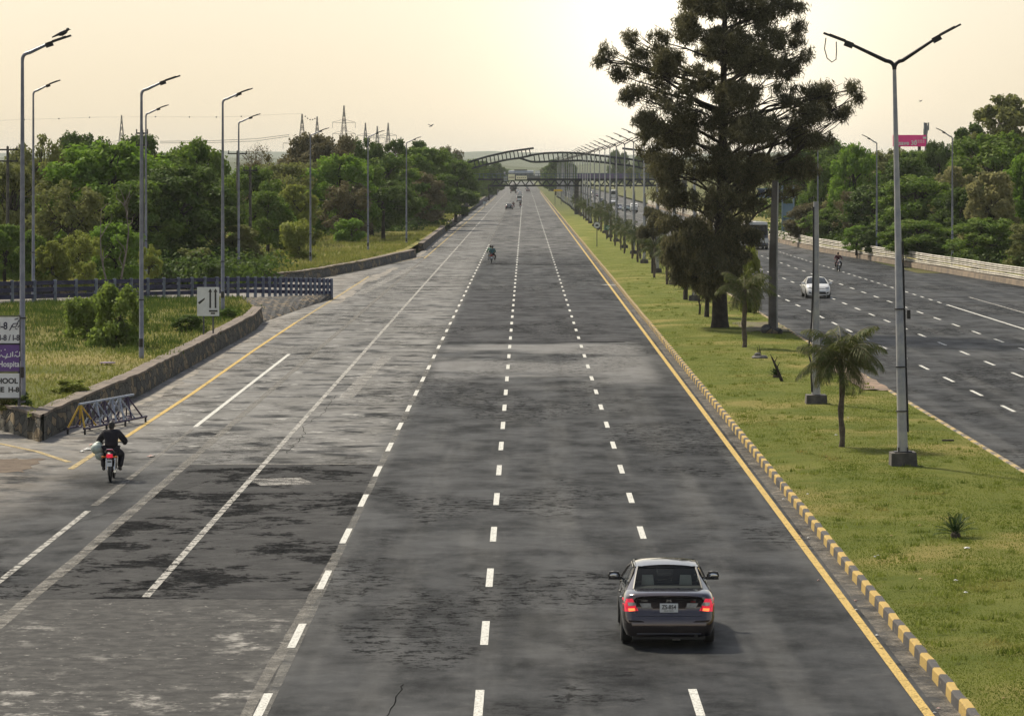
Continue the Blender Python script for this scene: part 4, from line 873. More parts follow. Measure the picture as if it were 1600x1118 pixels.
for a in [
 ('small round-topped green tree at the left edge behind the fence', 'round', L_mid, 8, 235, 352, 78), ('slender green tree just right of the first lamp', 'round', L_mid, 44, 238, 362, 50), ('golden green bush tree behind the fence at left', 'weep', L_yel, 82, 236, 377, 52),
 ('light green tree between the golden bush and the dead stems', 'open', L_yel, 128, 240, 362, 70), ('bright low yellow bush under the light green tree', 'bush', L_yel, 134, 232, 409, 34), ('leafy green tree behind the dead stems', 'round', L_bright, 180, 246, 350, 85),
 ('pale leafy sapling at the foot of the slim lamp', 'open', L_yel, 233, 236, 383, 36), ('dense pale shrub under the dark creeper-covered tree', 'bush', L_olive, 300, 262, 388, 66), ('bushy olive tree right of the third lamp', 'weep', L_olive, 368, 275, 352, 82), ('low dark bush below the olive tree', 'bush', L_dark, 335, 255, 412, 40)]:
    tree(a[0], a[1], a[2], vB(a[3], a[4]), a[5], a[6], WB)
tree('yellow-green round bush at the foot of the fifth lamp', 'bush', L_yel, vB(462, 313), 345, 56, 'bushes on the left verge', 'bush', v=1)
tree('bright green leafy bush between the fifth and sixth lamps', 'bush', L_bright, vB(547, 380), 342, 46, 'bushes on the left verge', 'bush', v=2)
tree('tiny dark bush lying in the grass left of the yellow-green one', 'bush', L_dark, vB(407, 315), 408, 16, 'bushes on the left verge', 'bush', v=0)
# bushes on the near verge
def near_bush(label, px, py, top, wpx, mat, n=1, v=0):
    # march down the sight line to the verge
    best = None
    for u in np.linspace(0, 1, 60):
        for v_ in np.linspace(0, 1, 80):
            p = vA(u, v_); qx = CX+F*p.x/p.y; qy = CY+F*(H-p.z)/p.y; e = abs(qx-px)+abs(qy-py)
            if best is None or e < best[0]: best = (e, p)
    p = best[1]; return tree(label, 'bush', mat, p-Vector((0, 0, .1)), top, wpx, 'bushes on the near verge', 'bush', v=v)
near_bush('straggly green bush with bent stems in front of the blue fence', 180, 540, 445, 86, L_fresh, v=0)
near_bush('smaller left half of the straggly bush in front of the fence', 132, 532, 462, 60, L_fresh, v=1)
near_bush('dark spiky shrub at the foot of the hospital sign', 27, 640, 614, 40, L_dark, v=2)
near_bush('low green shrub below the hospital sign', 4, 652, 628, 34, L_olive, v=1)
near_bush('dark leafy weed clump under the arrow sign', 300, 520, 492, 55, L_dark, v=0)
near_bush('green weed clump at the wall near the arrow sign', 345, 498, 482, 40, L_mid, v=1)
near_bush('yellowish weed clump on the verge beside the wall corner', 110, 612, 596, 55, L_yel, v=2)
# dead leaning stems behind the fence
def dead_tree(label, pts, d, sub, seed):
    rnd = random.Random(seed); t = thing('dead_sapling', label, 'dead tree', (0, 0, 0), 0, 'dead stems by the blue fence'); b0 = vB(pts[0][0], d); t.location = b0; b = MB()
    V_ = [P(px, py, d)-b0 for px, py in pts]; V_[0] = Vector((V_[0].x, 0, 0)); b.tube(V_, list(np.linspace(.085, .02, len(V_))), 6); b.build('stem', M_barkpale, t, True)
    for k in range(sub):
        i = rnd.randrange(1, len(V_)-1); s_ = V_[i].lerp(V_[i+1], rnd.random()); e = s_+Vector((rnd.uniform(-.9, .9), rnd.uniform(-.6, .6), rnd.uniform(.5, 1.7))); b = MB(); b.tube(branch_pts(s_, e, rnd, 3, .15), [.035, .028, .018, .008], 5); b.build('twig', M_barkpale, t, True)
dead_tree('thin leaning bare stem behind the fence, left of the pair', [(170, 450), (163, 425), (158, 400), (157, 370), (158, 326)], 232, 4, 1)
dead_tree('forked bare dead sapling beside the second nearest lamp', [(186, 447), (192, 420), (198, 390), (201, 360), (197, 330), (193, 316)], 234, 9, 2)
WR = 'trees of the right woodland'
for a in [
 ('bright green rounded tree left of the first right lamp', 'round', L_bright, 1335, 400, 228, 78), ('dark tree behind the casuarina at right', 'round', L_dark, 1262, 470, 235, 90), ('hazy tree on the skyline left of the bright rounded tree', 'round', L_mid, 1290, 560, 222, 100),
 ('flat-topped tree on the skyline beside the pink billboard', 'round', L_olive, 1392, 480, 236, 90), ('olive tree directly under the pink billboard', 'round', L_mid, 1425, 440, 237, 78), ('dull round tree right of the pink billboard', 'round', L_dark, 1468, 440, 223, 52),
 ('tall open-crowned tree towering at the right edge', 'tall', L_olive, 1566, 420, 150, 92), ('second tall open tree left of the towering one', 'tall', L_dark, 1515, 430, 194, 72), ('dense olive tree below the towering one', 'round', L_mid, 1545, 380, 211, 130),
 ('bright green tree at the right edge', 'round', L_bright, 1603, 340, 243, 75), ('dark green tree directly behind the nearest twin lamp', 'round', L_dark, 1420, 390, 249, 95), ('rounded green crown right of the nearest twin lamp', 'round', L_mid, 1438, 350, 277, 108),
 ('pale olive tree right of the rounded green crown', 'weep', L_pale, 1492, 370, 262, 74), ('pale-topped tree beside the first right lamp', 'weep', L_pale, 1318, 410, 280, 66), ('greyish twiggy tree below the pale-topped one', 'open', L_brown, 1338, 380, 300, 68),
 ('dark trunked tree behind the second right lamp', 'round', L_dark, 1505, 340, 295, 95), ('pale yellowish tree at the far right', 'weep', L_pale, 1548, 330, 270, 90), ('dark green tree behind the first right lamp', 'round', L_dark, 1375, 370, 290, 85),
 ('green tree above the guard rail start', 'round', L_mid, 1295, 400, 325, 75), ('small bright green bush tree above the guard rail', 'round', L_bright, 1338, 352, 353, 46), ('round green tree overhanging the guard rail', 'round', L_mid, 1438, 322, 345, 92),
 ('leafy green tree overhanging the rail beyond the second right lamp', 'round', L_mid, 1545, 300, 342, 120), ('olive tree at the right edge over the guard rail', 'round', L_olive, 1610, 285, 350, 80), ('low brown bush beside the blue gantry', 'round', L_brown, 1262, 405, 318, 55),
 ('dark undergrowth tree behind the first right lamp foot', 'round', L_dark, 1372, 345, 350, 60), ('dark bush tree between the two right lamps', 'round', L_dark, 1480, 335, 355, 50)]:
    tree(a[0], a[1], a[2], vR(a[3], a[4]), a[5], a[6], WR)
# back rows of the woods, too alike to tell apart
rnd = random.Random(3)
for i in range(26):
    px = -60+i*31+rnd.uniform(-8, 8); d = rnd.uniform(420, 640)*(1.15 if px > 560 else .9); top = lerpl(px, (-60, 0, 120, 300, 345, 400, 560, 640, 740), (262, 262, 226, 235, 262, 258, 240, 243, 246))+rnd.uniform(2, 14)
    if px < 735: tree('dull green tree in the unbroken back rows of the left woodland', 'round', rnd.choice((L_dark, L_mid, L_olive)), vB(px, d), top, rnd.uniform(60, 90), 'back rows of the left woodland')
for i in range(18):
    px = 1235+i*23; d = rnd.uniform(430, 560); top = lerpl(px, (1235, 1300, 1400, 1460, 1620), (240, 234, 242, 236, 224))+rnd.uniform(2, 14)
    tree('dull green tree in the unbroken back rows of the right woodland', 'round', rnd.choice((L_dark, L_mid, L_olive)), vR(px, d), top, rnd.uniform(55, 80), 'back rows of the right woodland')
for px, d, top, w_, lab in ((868, 1250, 250, 32, 'dark clump of trees in the far median beyond the footbridge'), (885, 1200, 252, 26, 'second dark tree right beside the clump beyond the footbridge'), (776, 1300, 254, 26, 'hazy tree left of the road beyond the footbridge'), (752, 1150, 252, 34, 'hazy tree behind the left arched truss'), (960, 1600, 235, 18, 'tall dark tree on the far mound, left one'), (975, 1650, 238, 20, 'tall dark tree on the far mound, right one'), (1010, 1500, 240, 40, 'broad tree on the far mound behind the casuarina')):
    x = (px-CX)*d/F; tree(lab, 'round', L_dark, Vector((x, d, zR(x, d, 0) if px > 920 else .5)), top, w_, 'distant trees beyond the footbridge')
rnd = random.Random(77)
for k, (px, d, top, w_) in enumerate(((735, 900, 250, 34), (748, 1000, 256, 30), (764, 1050, 262, 26), (755, 1400, 258, 30), (783, 1800, 262, 22), (770, 2100, 262, 22), (795, 2600, 264, 14), (858, 1500, 258, 22), (850, 1900, 262, 18), (878, 1700, 256, 26), (895, 1400, 258, 24), (1000, 1700, 246, 34), (985, 1300, 262, 14), (1012, 1100, 258, 20))):
    x = (px-CX)*d/F; tree('far dull tree in the haze beyond the footbridge', 'round', rnd.choice((L_dark, L_mid, L_olive)), Vector((x, d, (zR(x, d, 0) if px > 950 else .3))), top, w_, 'dull trees far beyond the footbridge')
# undergrowth strips under both woods
def undergrowth(label, pts, n, size, mat, hh, spread):
    rng = np.random.default_rng(n); cl = []
    for p in pts:
        for _ in range(4): cl.append((p.x+rng.normal()*spread, p.y+rng.normal()*spread*2, p.z+hh*.35, hh*rng.uniform(.8, 1.8), hh*rng.uniform(.8, 1.8), hh*rng.uniform(.5, 1.1)))
    o = npmesh('undergrowth', leafcloud(cl, n, size, rng), 4, mat); o['label'] = label; o['kind'] = 'stuff'; o['category'] = 'undergrowth'; return o
undergrowth('tangled undergrowth at the foot of the left woodland', [vB(px, 262+max(0, px-350)*.55) for px in range(-40, 400, 12)], 26000, .22, L_dark, 1.6, 1.5)
undergrowth('dark undergrowth at the foot of the woodland centre', [vB(px, 400+(px-400)*.3) for px in range(400, 640, 12)]+[vB(px, 520) for px in range(630, 676, 10)], 16000, .26, L_dark, 1.8, 1.6)
undergrowth('tangled undergrowth behind the white guard rail', [vR(px, d_) for px, d_ in zip(range(1240, 1640, 10), np.linspace(428, 284, 40))], 30000, .2, L_dark, 1.5, .8)
undergrowth('dark undergrowth deeper in the right woodland', [vR(px, d_) for px, d_ in zip(range(1240, 1640, 10), np.linspace(440, 320, 40))], 20000, .25, L_dark, 2.6, 2.0)
undergrowth('far woodland behind the left trees', [vB(px, 700) for px in range(-40, 630, 14)], 26000, .5, L_dark, 3.4, 6)
undergrowth('far woodland behind the right trees', [vR(px, 600) for px in range(1230, 1640, 12)], 20000, .45, L_dark, 3.8, 5)
# ---------------------------------------------------------------- the big casuarina
L_cas = leafmat('casuarina_needles', (.052, .052, .024), (.105, .098, .046), .9, .45, (.22, .19, .10))
g = G(1125, 513, .22); DT = g.y; t = thing('casuarina_tree', 'huge dark casuarina tree with drooping needles towering over the median', 'tree', g); rnd = random.Random(4); rng = np.random.default_rng(4)
CL = [(935, 95, 11, 12), (955, 84, 18, 14), (984, 62, 18, 20), (1000, 98, 26, 26), (972, 118, 16, 14), (990, 150, 24, 22), (1008, 195, 26, 28), (1022, 140, 30, 28), (1046, 100, 32, 30), (1032, 65, 22, 20), (1075, 45, 24, 34), (1085, 5, 24, 30), (1112, 8, 36, 32), (1150, 14, 36, 36), (1192, 16, 28, 30), (1224, 12, 26, 22), (1252, 8, 14, 14),
 (1150, -45, 60, 42), (1105, -70, 40, 40), (1190, -80, 44, 42), (1150, -140, 40, 50), (1238, 62, 28, 24), (1262, 88, 14, 18), (1226, 105, 34, 28), (1130, 70, 46, 36), (1090, 125, 42, 34), (1172, 95, 44, 36), (1200, 60, 34, 30), (1150, 150, 44, 32), (1232, 150, 30, 26), (1278, 150, 20, 22), (1300, 145, 18, 16), (1325, 140, 15, 13), (1338, 150, 7, 16), (1326, 176, 13, 10), (1295, 175, 24, 18), (1262, 180, 26, 20),
 (1052, 165, 34, 28), (1060, 208, 42, 34), (1112, 190, 46, 34), (1172, 200, 50, 36), (1228, 212, 40, 30), (1268, 218, 26, 20), (1016, 238, 20, 22), (1044, 262, 34, 32), (1100, 252, 54, 38), (1170, 262, 54, 36), (1230, 262, 38, 28), (1264, 262, 18, 24), (1248, 296, 16, 14), (1050, 306, 36, 30), (1110, 312, 50, 36), (1160, 312, 36, 30), (1212, 296, 18, 16),
 (1040, 345, 26, 22), (1088, 362, 44, 34), (1146, 362, 40, 32), (1062, 395, 34, 26), (1105, 412, 40, 26), (1148, 402, 30, 24), (1068, 432, 24, 16), (1112, 446, 24, 16), (1142, 432, 20, 16), (1020, 205, 12, 12), (1246, 40, 14, 14)]
k_ = DT/F; cl = []; lim = []
for i, (px, py, rx, ry) in enumerate(CL):
    x, z = (px-1125)*k_, H-(py-CY)*k_-g.z; rr = max(.3, 6.6-abs(z-10)*.22); dm = math.sqrt(max(.3, rr*rr-min(x*x, rr*rr)))*.75
    for s_ in ((-1, 1) if rx > 18 and (py > 330 or i % 2 == 0) else (rnd.uniform(-1, 1),)):
        yy = s_*dm*rnd.uniform(.15, .9); cc = (x+rnd.uniform(-.2, .2), yy, z, rx*k_*.95, rx*k_*.95, ry*k_*.95); lim.append(cc)
        m = max(5, int(rx*ry/(54 if py > 270 else 31)))
        for _ in range(m):
            a = rnd.uniform(0, 6.28); q_ = rnd.random()**.6; u = rnd.uniform(-1, 1); sz = rnd.uniform(.22, .52)
            cl.append((cc[0]+math.cos(a)*q_*cc[3]*.85, cc[1]+math.sin(a)*q_*cc[4]*.85, cc[2]+u*cc[5]*.8*math.sqrt(1-q_*q_*.8), sz, sz, sz*.95))
up_ = [c_ for c_ in cl if c_[2] > 5.2]; lo_ = [c_ for c_ in cl if c_[2] <= 5.2]
def spiky(V):   # turn part of the sprays outward so that the upper crown ends in tufts
    c = V.mean(1, keepdims=True); m = rng.random(len(V)) < np.clip((c[:, 0, 2]-4)/9, .1, .6); Q = rng.normal(size=(len(V), 3, 3)); q, _ = np.linalg.qr(Q); W_ = np.einsum('nij,nkj->nki', q, V-c)+c; V[m] = W_[m]; return V
V = np.concatenate([spiky(leafcloud(up_, 150000, .046, rng, 'strip', 7.5, .75)), leafcloud(lo_, 30000, .050, rng, 'strip', 8.5, .7)])
npmesh('crown', V, 4, L_cas, t)
b = MB(); zt = H-(-170-CY)*k_
tk = [Vector((0, 0, -.1)), Vector((0, 0, .5)), Vector((-.02, 0, 2.0)), Vector((.02, 0, 5)), Vector((.12, 0, 9)), Vector((.2, 0, 14)), Vector((.4, 0, zt))]
b.tube(tk, [.56, .46, .40, .34, .27, .18, .04], 14); b.build('trunk', M_bark, t, True)
def tk_at(z):
    for p, q in zip(tk, tk[1:]):
        if p.z <= z <= q.z: return p.lerp(q, (z-p.z)/(q.z-p.z))
    return tk[-1]
b = MB()
for c_ in lim:
    dist = math.hypot(c_[0], c_[1]); z0 = max(2.6, min(zt-2, c_[2]-dist*rnd.uniform(.25, .75))); pp = branch_pts(tk_at(z0), (c_[0], c_[1], c_[2]), rnd, 4, .09); r0 = .035+.013*dist
    b.tube(pp, [r0, r0*.8, r0*.6, r0*.4, .015], 6)
    for _ in range(6): s_ = pp[rnd.choice((2, 3, 4))]; e = Vector(c_[:3])+Vector((rnd.uniform(-1, 1)*c_[3], rnd.uniform(-1, 1)*c_[4], rnd.uniform(-.9, .9)*c_[5])); b.tube(branch_pts(s_, e, rnd, 3, .12), [r0*.35, r0*.25, .02, .008], 4, False)
b.build('limbs', M_bark, t, True)
sheet_d = MB(); rr = []
for i in range(9): rr.append([(g.x-1.6+4.6*j/12+.2*math.sin(i*2+j), g.y-6+14*i/8, .275+.012*math.sin(i+j)) for j in range(13)])
# ---------------------------------------------------------------- median small trees, palms, cycads
def med_tree(label, px, by, top, w_, kd, mat, v=0, name='small_tree'): return tree(label, kd, mat, G(px, by, .2), top, w_, 'small trees of the median', 'tree', name, v)
def cas_like(label, px, by, top, w_, zb=.32, seed=0):
    """small dark drooping tree on a thin stem"""
    g = G(px, by, .2); k = g.y/F; h = (by-top)*k; rng = np.random.default_rng(seed+50); rnd = random.Random(seed); r = w_*k/2; cl = []
    for _ in range(26): a = rnd.uniform(0, 6.28); u = rnd.random(); q_ = r*.75*rnd.random()**.5*math.sin(math.pi*(.15+.8*u))**.6; s_ = rnd.uniform(.3, .5)*min(1, r); cl.append((q_*math.cos(a), q_*math.sin(a), h*zb+(h*(1-zb))*u*.95, s_, s_, s_*1.1))
    t = thing('small_casuarina', label, 'tree', g, 0, 'small dark trees of the median'); npmesh('crown', leafcloud(cl, 9000, .08, rng, 'strip', 6, .6), 4, L_cas, t)
    b = MB(); b.tube([(0, 0, -.1), (.05, 0, h*.3), (0, .05, h*.6), (0, 0, h*.95)], [.16, .12, .08, .02], 8)
    for c_ in cl[:14]: b.tube(branch_pts((0, 0, rnd.uniform(.3, .8)*h), c_[:3], rnd, 3), [.05, .035, .02, .008], 5)
    b.build('trunk', M_bark, t, True)
cas_like('small dark drooping tree left of the casuarina near the second lamp foot', 1020, 428, 325, 56, .35, 1); cas_like('dark drooping tree with a stout stem right against the casuarina', 1104, 497, 385, 62, .4, 2); cas_like('dark drooping sapling behind the casuarina foot', 1071, 470, 352, 70, .35, 3)
med_tree('leafy bright sapling showing at the right of the casuarina', 1172, 488, 385, 34, 'bush', L_yel)
L_palm = leafmat('palm_leaflets', (.055, .075, .018), (.085, .095, .03), 1.2, .3, (.17, .15, .07)); L_palmd = leafmat('palm_leaflets_dark', (.05, .065, .022), (.08, .085, .03), 1.0, .25); L_cyc = leafmat('cycad_leaflets', (.02, .04, .012), (.03, .055, .016), 1.0, .15, (.05, .08, .02))
M_ptrunk = pm('palm_trunk', (.14, .11, .085), (.07, .055, .042), 5, .95, 0, .9, .04)
def frond(rng, L_, az, el, droop, nl, ll, lw, V, stem, r0, cyc=False):
    """arched rachis with leaflets on both sides"""
    pts = []; p = np.array([0., 0., 0.]); e = el; seg = 12
    for i in range(seg+1):
        pts.append(p.copy()); s_ = L_/seg; p = p+np.array([math.cos(az)*math.cos(e), math.sin(az)*math.cos(e), math.sin(e)])*s_; e -= droop/seg*(.5+1.1*i/seg)
    stem.append([Vector(q) for q in pts])
    side = np.array([-math.sin(az), math.cos(az), 0])
    for j in range(nl):
        u = .14+.86*j/nl; f = u*seg; i = min(seg-1, int(f)); q = pts[i]*(1-f+i)+pts[i+1]*(f-i); tg = pts[i+1]-pts[i]; tg /= np.linalg.norm(tg)
        l = ll*(math.sin(math.pi*(.12+.86*u))**.7)*rng.uniform(.8, 1.15)
        for s_ in (-1, 1):
            dr = side*s_*.75+tg*.55+np.array([0, 0, (.22 if cyc else -.35-.5*rng.random())]); dr /= np.linalg.norm(dr); wv = np.cross(dr, side*s_+rng.normal(size=3)*.2); wv /= np.linalg.norm(wv)+1e-6; wv = tg*lw*.5*(1 if not cyc else 1)
            mid = q+dr*l*.5; tip = q+dr*l+(np.array([0, 0, -l*.22]) if not cyc else 0); V.append([q-wv*.5, mid-wv, tip, mid+wv]); 
def palm(label, g, th, nf, fl, seed, mat=L_palm, spread=1.0, group='young palms of the median', name='palm_tree', rt=.12, near=True):
    rng = np.random.default_rng(seed); t = thing(name, label, 'palm', g, 0, group); V = []; stem = []
    for k in range(nf):
        u = k/nf; el = R(78)-R(100)*u+rng.normal()*.12; frond(rng, fl*(.75+.3*rng.random())*(1-.12*(u > .8)), k*2.4+rng.normal()*.3, el, (1.15+.9*rng.random())*spread, 38 if near else 11, .50*fl/1.5, .036 if near else .07, V, stem, .02)
    V = np.array(V); V[:, :, 2] += th; npmesh('crown', V, 4, mat, t)
    b = MB(); n = 9; b.tube([(0.03*math.sin(i*1.3), .03*math.cos(i), -.1+(th+.1)*i/n) for i in range(n+1)], [rt*1.2]+[rt*(1+.13*((i % 2)*2-1)) for i in range(n-1)]+[rt*1.25], 9); b.build('trunk', M_ptrunk, t, True)
    b = MB()
    for p in stem: b.tube([q+Vector((0, 0, th)) for q in p], list(np.linspace(.022, .006, len(p))), 4, False)
    b.build('fronds', pm('frond_stalk', (.16, .15, .06), (.1, .1, .04), 4, .7), t)
    return t
pA = palm('leafy palm nearest the twin lamp with wide arching fronds', G(1315, 697, .28), 2.75, 32, 1.7, 5, spread=1.05, rt=.09); pB = palm('palm just right of the casuarina trunk', G(1163, 543, .26), 2.85, 22, 1.75, 8, spread=1.1)
pp1 = palm('small dark palm in the row along the median lamps', G(1000, 405, .2), 2.2, 13, 1.7, 21, L_palmd, near=False, group='dark palms in the far median row'); pp2 = palm('small dark palm in the row along the median lamps', G(975, 388, .2), 2.5, 14, 1.9, 22, L_palmd, near=False, group='dark palms in the far median row')
rnd = random.Random(9); y = 262
k = 0
while y < 760:
    k += 1; o = copy_tree(pp1 if rnd.random() < .5 else pp2); o.location = (XM+rnd.uniform(-.6, .5), y, .2); o.rotation_euler = (0, 0, rnd.uniform(0, 6)); s_ = rnd.uniform(.72, 1.15); o.scale = (s_*.9, s_*.9, s_*rnd.uniform(1, 1.25)); y += rnd.uniform(12, 22)
def cycad(label, g, fl, seed, trunk=0.0):
    rng = np.random.default_rng(seed); t = thing('cycad', label, 'plant', g, 0, 'cycads of the median'); V = []; stem = []
    for k in range(26): u = k/26; frond(rng, fl*(.8+.25*rng.random()), k*2.4, R(80)-R(72)*u, .55, 20, .17*fl/.75, .022, V, stem, .01, True)
    V = np.array(V); V[:, :, 2] += trunk+.08; npmesh('fronds', V, 4, L_cyc, t)
    b = MB(); b.tube([(0, 0, -.05), (0, 0, trunk+.1), (0, 0, trunk+.16)], [.13, .12, .05], 10); b.build('stem', M_ptrunk, t, True)
cycad('small dark cycad alone on the lawn near the kerb', G(1493, 840, .25), .62, 1); cycad('dark cycad on a short stem left of the casuarina', G(1070, 468, .25), 1.05, 2, .5)
b0 = G(1187, 560, .25); t = thing('planter_stump', 'grey stone ring on the lawn with short dead twigs standing in it', 'stump', b0)
b = MB(); b.lathe((0, 0, -.02), (0, 0, 1), [(0, .36), (.09, .38), (.17, .30), (.17, .16), (.10, .12)], 16); b.ell((-.1, -.1, .2), (.16, .12, .09)); b.build('stone_ring', pm('grey_rubble', (.17, .16, .15), (.09, .085, .08), 5, .9, 0, .6, .03), t, True)
for dx, dz in ((-.12, .55), (-.02, .62), (.06, .48)): b = MB(); b.tube([(0, 0, .1), (dx*.6, 0, .3), (dx, .02, dz)], [.025, .022, .01], 6); b.build('twig', M_bark, t)
for px, py, nm, lab, pts in ((1222, 596, 'broken_sapling', 'broken leaning dead sapling on the lawn near the right kerb', [(0, 0, 0), (-.22, 0, .55), (-.42, 0, 1.0)]), (1093, 492, 'broken_sapling', 'short broken stick on the lawn left of the casuarina', [(0, 0, 0), (.03, 0, .5), (-.05, 0, 1.0)])):
    g = G(px, py, .25); t = thing(nm, lab, 'dead tree', g, 0, 'dead sticks on the median'); b = MB(); b.tube(pts, [.07, .06, .03], 7); b.build('stem', M_bark, t)
    for k in range(4): b = MB(); s_ = Vector(pts[1]).lerp(Vector(pts[2]), k/4); b.tube([s_, s_+Vector((.12*(-1)**k, .02, .25))], [.03, .01], 5); b.build('twig', M_bark, t)
cycad('little green spiky sprout beside the broken leaning sapling', G(1212, 590, .25), .42, 7)
# ---------------------------------------------------------------- grass blades
def blades(name, label, P0, hgt, wd, mat, seed):
    rng = np.random.default_rng(seed); n = len(P0); a = rng.uniform(0, 2*math.pi, n); h = hgt*(.5+rng.random(n)); lean = rng.normal(size=(n, 2))*.35
    w_ = np.stack([np.cos(a), np.sin(a), np.zeros(n)], 1)*wd*(.6+.8*rng.random(n))[:, None]; tip = np.stack([lean[:, 0]*h, lean[:, 1]*h, h], 1)
    V = np.stack([P0-w_*.5, P0+w_*.5, P0+tip], 1); o = npmesh(name, V, 3, mat); o['label'] = label; o['kind'] = 'stuff'; o['category'] = 'grass'; return o
def grassleaf(name, c1, c2, c3, sc_=.5):
    s = NT(name); n1 = s.noise(sc_, 5, .65); n2 = s.noise(sc_*.5, 4, .6, off=(9, 2, 0)); n3 = s.noise(13, 3, .7); c = s.mix(s.step(n1, .38, .62), c1, c2); c = s.mix(s.step(n2, .56, .70), c, c3); c = s.mix(s.step(n3, .5, .8), c, tuple(x*.6 for x in c1))
    d = s.n('ShaderNodeBsdfDiffuse'); s.set(d.inputs[0], c); t = s.n('ShaderNodeBsdfTranslucent'); s.set(t.inputs[0], c); m = s.n('ShaderNodeMixShader'); m.inputs[0].default_value = .35
    s.t.links.new(d.outputs[0], m.inputs[1]); s.t.links.new(t.outputs[0], m.inputs[2]); s.t.links.new(m.outputs[0], s.out.inputs[0]); return s.m
GL1 = grassleaf('lawn_blades', (.14, .18, .032), (.215, .25, .05), (.35, .30, .10)); GL2 = grassleaf('verge_blades', (.17, .20, .045), (.27, .27, .08), (.40, .35, .15), .25); GL3 = grassleaf('weed_blades', (.06, .10, .02), (.09, .13, .03), (.16, .15, .05), .3)
rng = np.random.default_rng(2); n = 230000; yy = 52/(1-rng.random(n)*(1-52/420.)); u = rng.random(n); xx = (6.6+(12.95-6.6)*u)*S; zz = .17+.10*np.sin(np.pi*u)-.01
blades('lawn_grass', 'short mown grass of the median', np.stack([xx, yy, zz], 1), .032, .035, GL1, 3)
n = 420; yy = 60/(1-rng.random(n)*(1-60/300.)); c0 = np.stack([(6.7+6.1*rng.random(n))*S, yy, np.full(n, .25)], 1); c1 = np.repeat(c0, 26, 0); c1[:, :2] += rng.normal(size=(n*26, 2))*.10
blades('grass_tufts', 'taller tufts in the median lawn', c1, .09, .035, GL1, 4)
pts = np.array([vA(rng.random(), rng.random()**1.0) for _ in range(60000)]); pts = pts[pts[:, 0] > -42]; blades('verge_grass', 'rough grass on the near left verge', pts, .13, .06, GL2, 5)
cl_ = np.array([vA(rng.uniform(.02, .8), rng.beta(2, 1.2)) for _ in range(700)]); cl_ = cl_[cl_[:, 1] > 150-(cl_[:, 0]+16)*.6]; c1 = np.repeat(cl_, 45, 0); c1[:, :2] += rng.normal(size=(len(c1), 2))*.45
blades('weeds', 'tall green weeds below the blue fence', c1, .27, .055, GL3, 6)
pts = []
for _ in range(70000):
    d = 250/(1-rng.random()*.62); v_ = rng.random()**1.3*34; x = fw_x(d)-.6-v_; pts.append((x, d, zB(x, d, v_)))
blades('verge_grass', 'dry and green grass on the far left verge', np.array(pts), .3, .10, GL2, 7)
# ================================================================ VEHICLES
def paint(name, c, rough=.25, met=.35): return pm(name, c, tuple(x*.85 for x in c), 1.5, rough, met, .0, **{'Coat Weight': 1.0, 'Coat Roughness': .03})
def ip(x, tab): return lerpl(x, [a[0] for a in tab], [a[1] for a in tab])
def wheel(parent, x, y, r, wdt, name='wheel', face=1):
    wl = bpy.data.objects.new(name, None); C.objects.link(wl); wl.parent = parent; wl.location = (x, y, r); KIDS.setdefault(parent.name, []).append(wl)
    b = MB(); b.lathe((-wdt/2, 0, 0), (1, 0, 0), [(0, r*.62), (0, r*.9), (.03, r), (wdt-.03, r), (wdt, r*.9), (wdt, r*.62)], 22); b.build('tyre', M_rubber, wl, True)
    b = MB(); s_ = face; b.lathe((0, 0, 0), (s_, 0, 0), [(wdt*.2, r*.6), (wdt*.46, r*.6), (wdt*.47, r*.52), (wdt*.3, r*.45), (wdt*.3, .02)], 20)
    for k in range(7): a = k*2*math.pi/7; b.beam((s_*wdt*.40, 0, 0), (s_*wdt*.42, math.cos(a)*r*.56, math.sin(a)*r*.56), .03, .07)
    b.build('rim', pm('alloy', (.35, .35, .36), (.22, .22, .22), 6, .35, .8, .05), wl, True); return wl
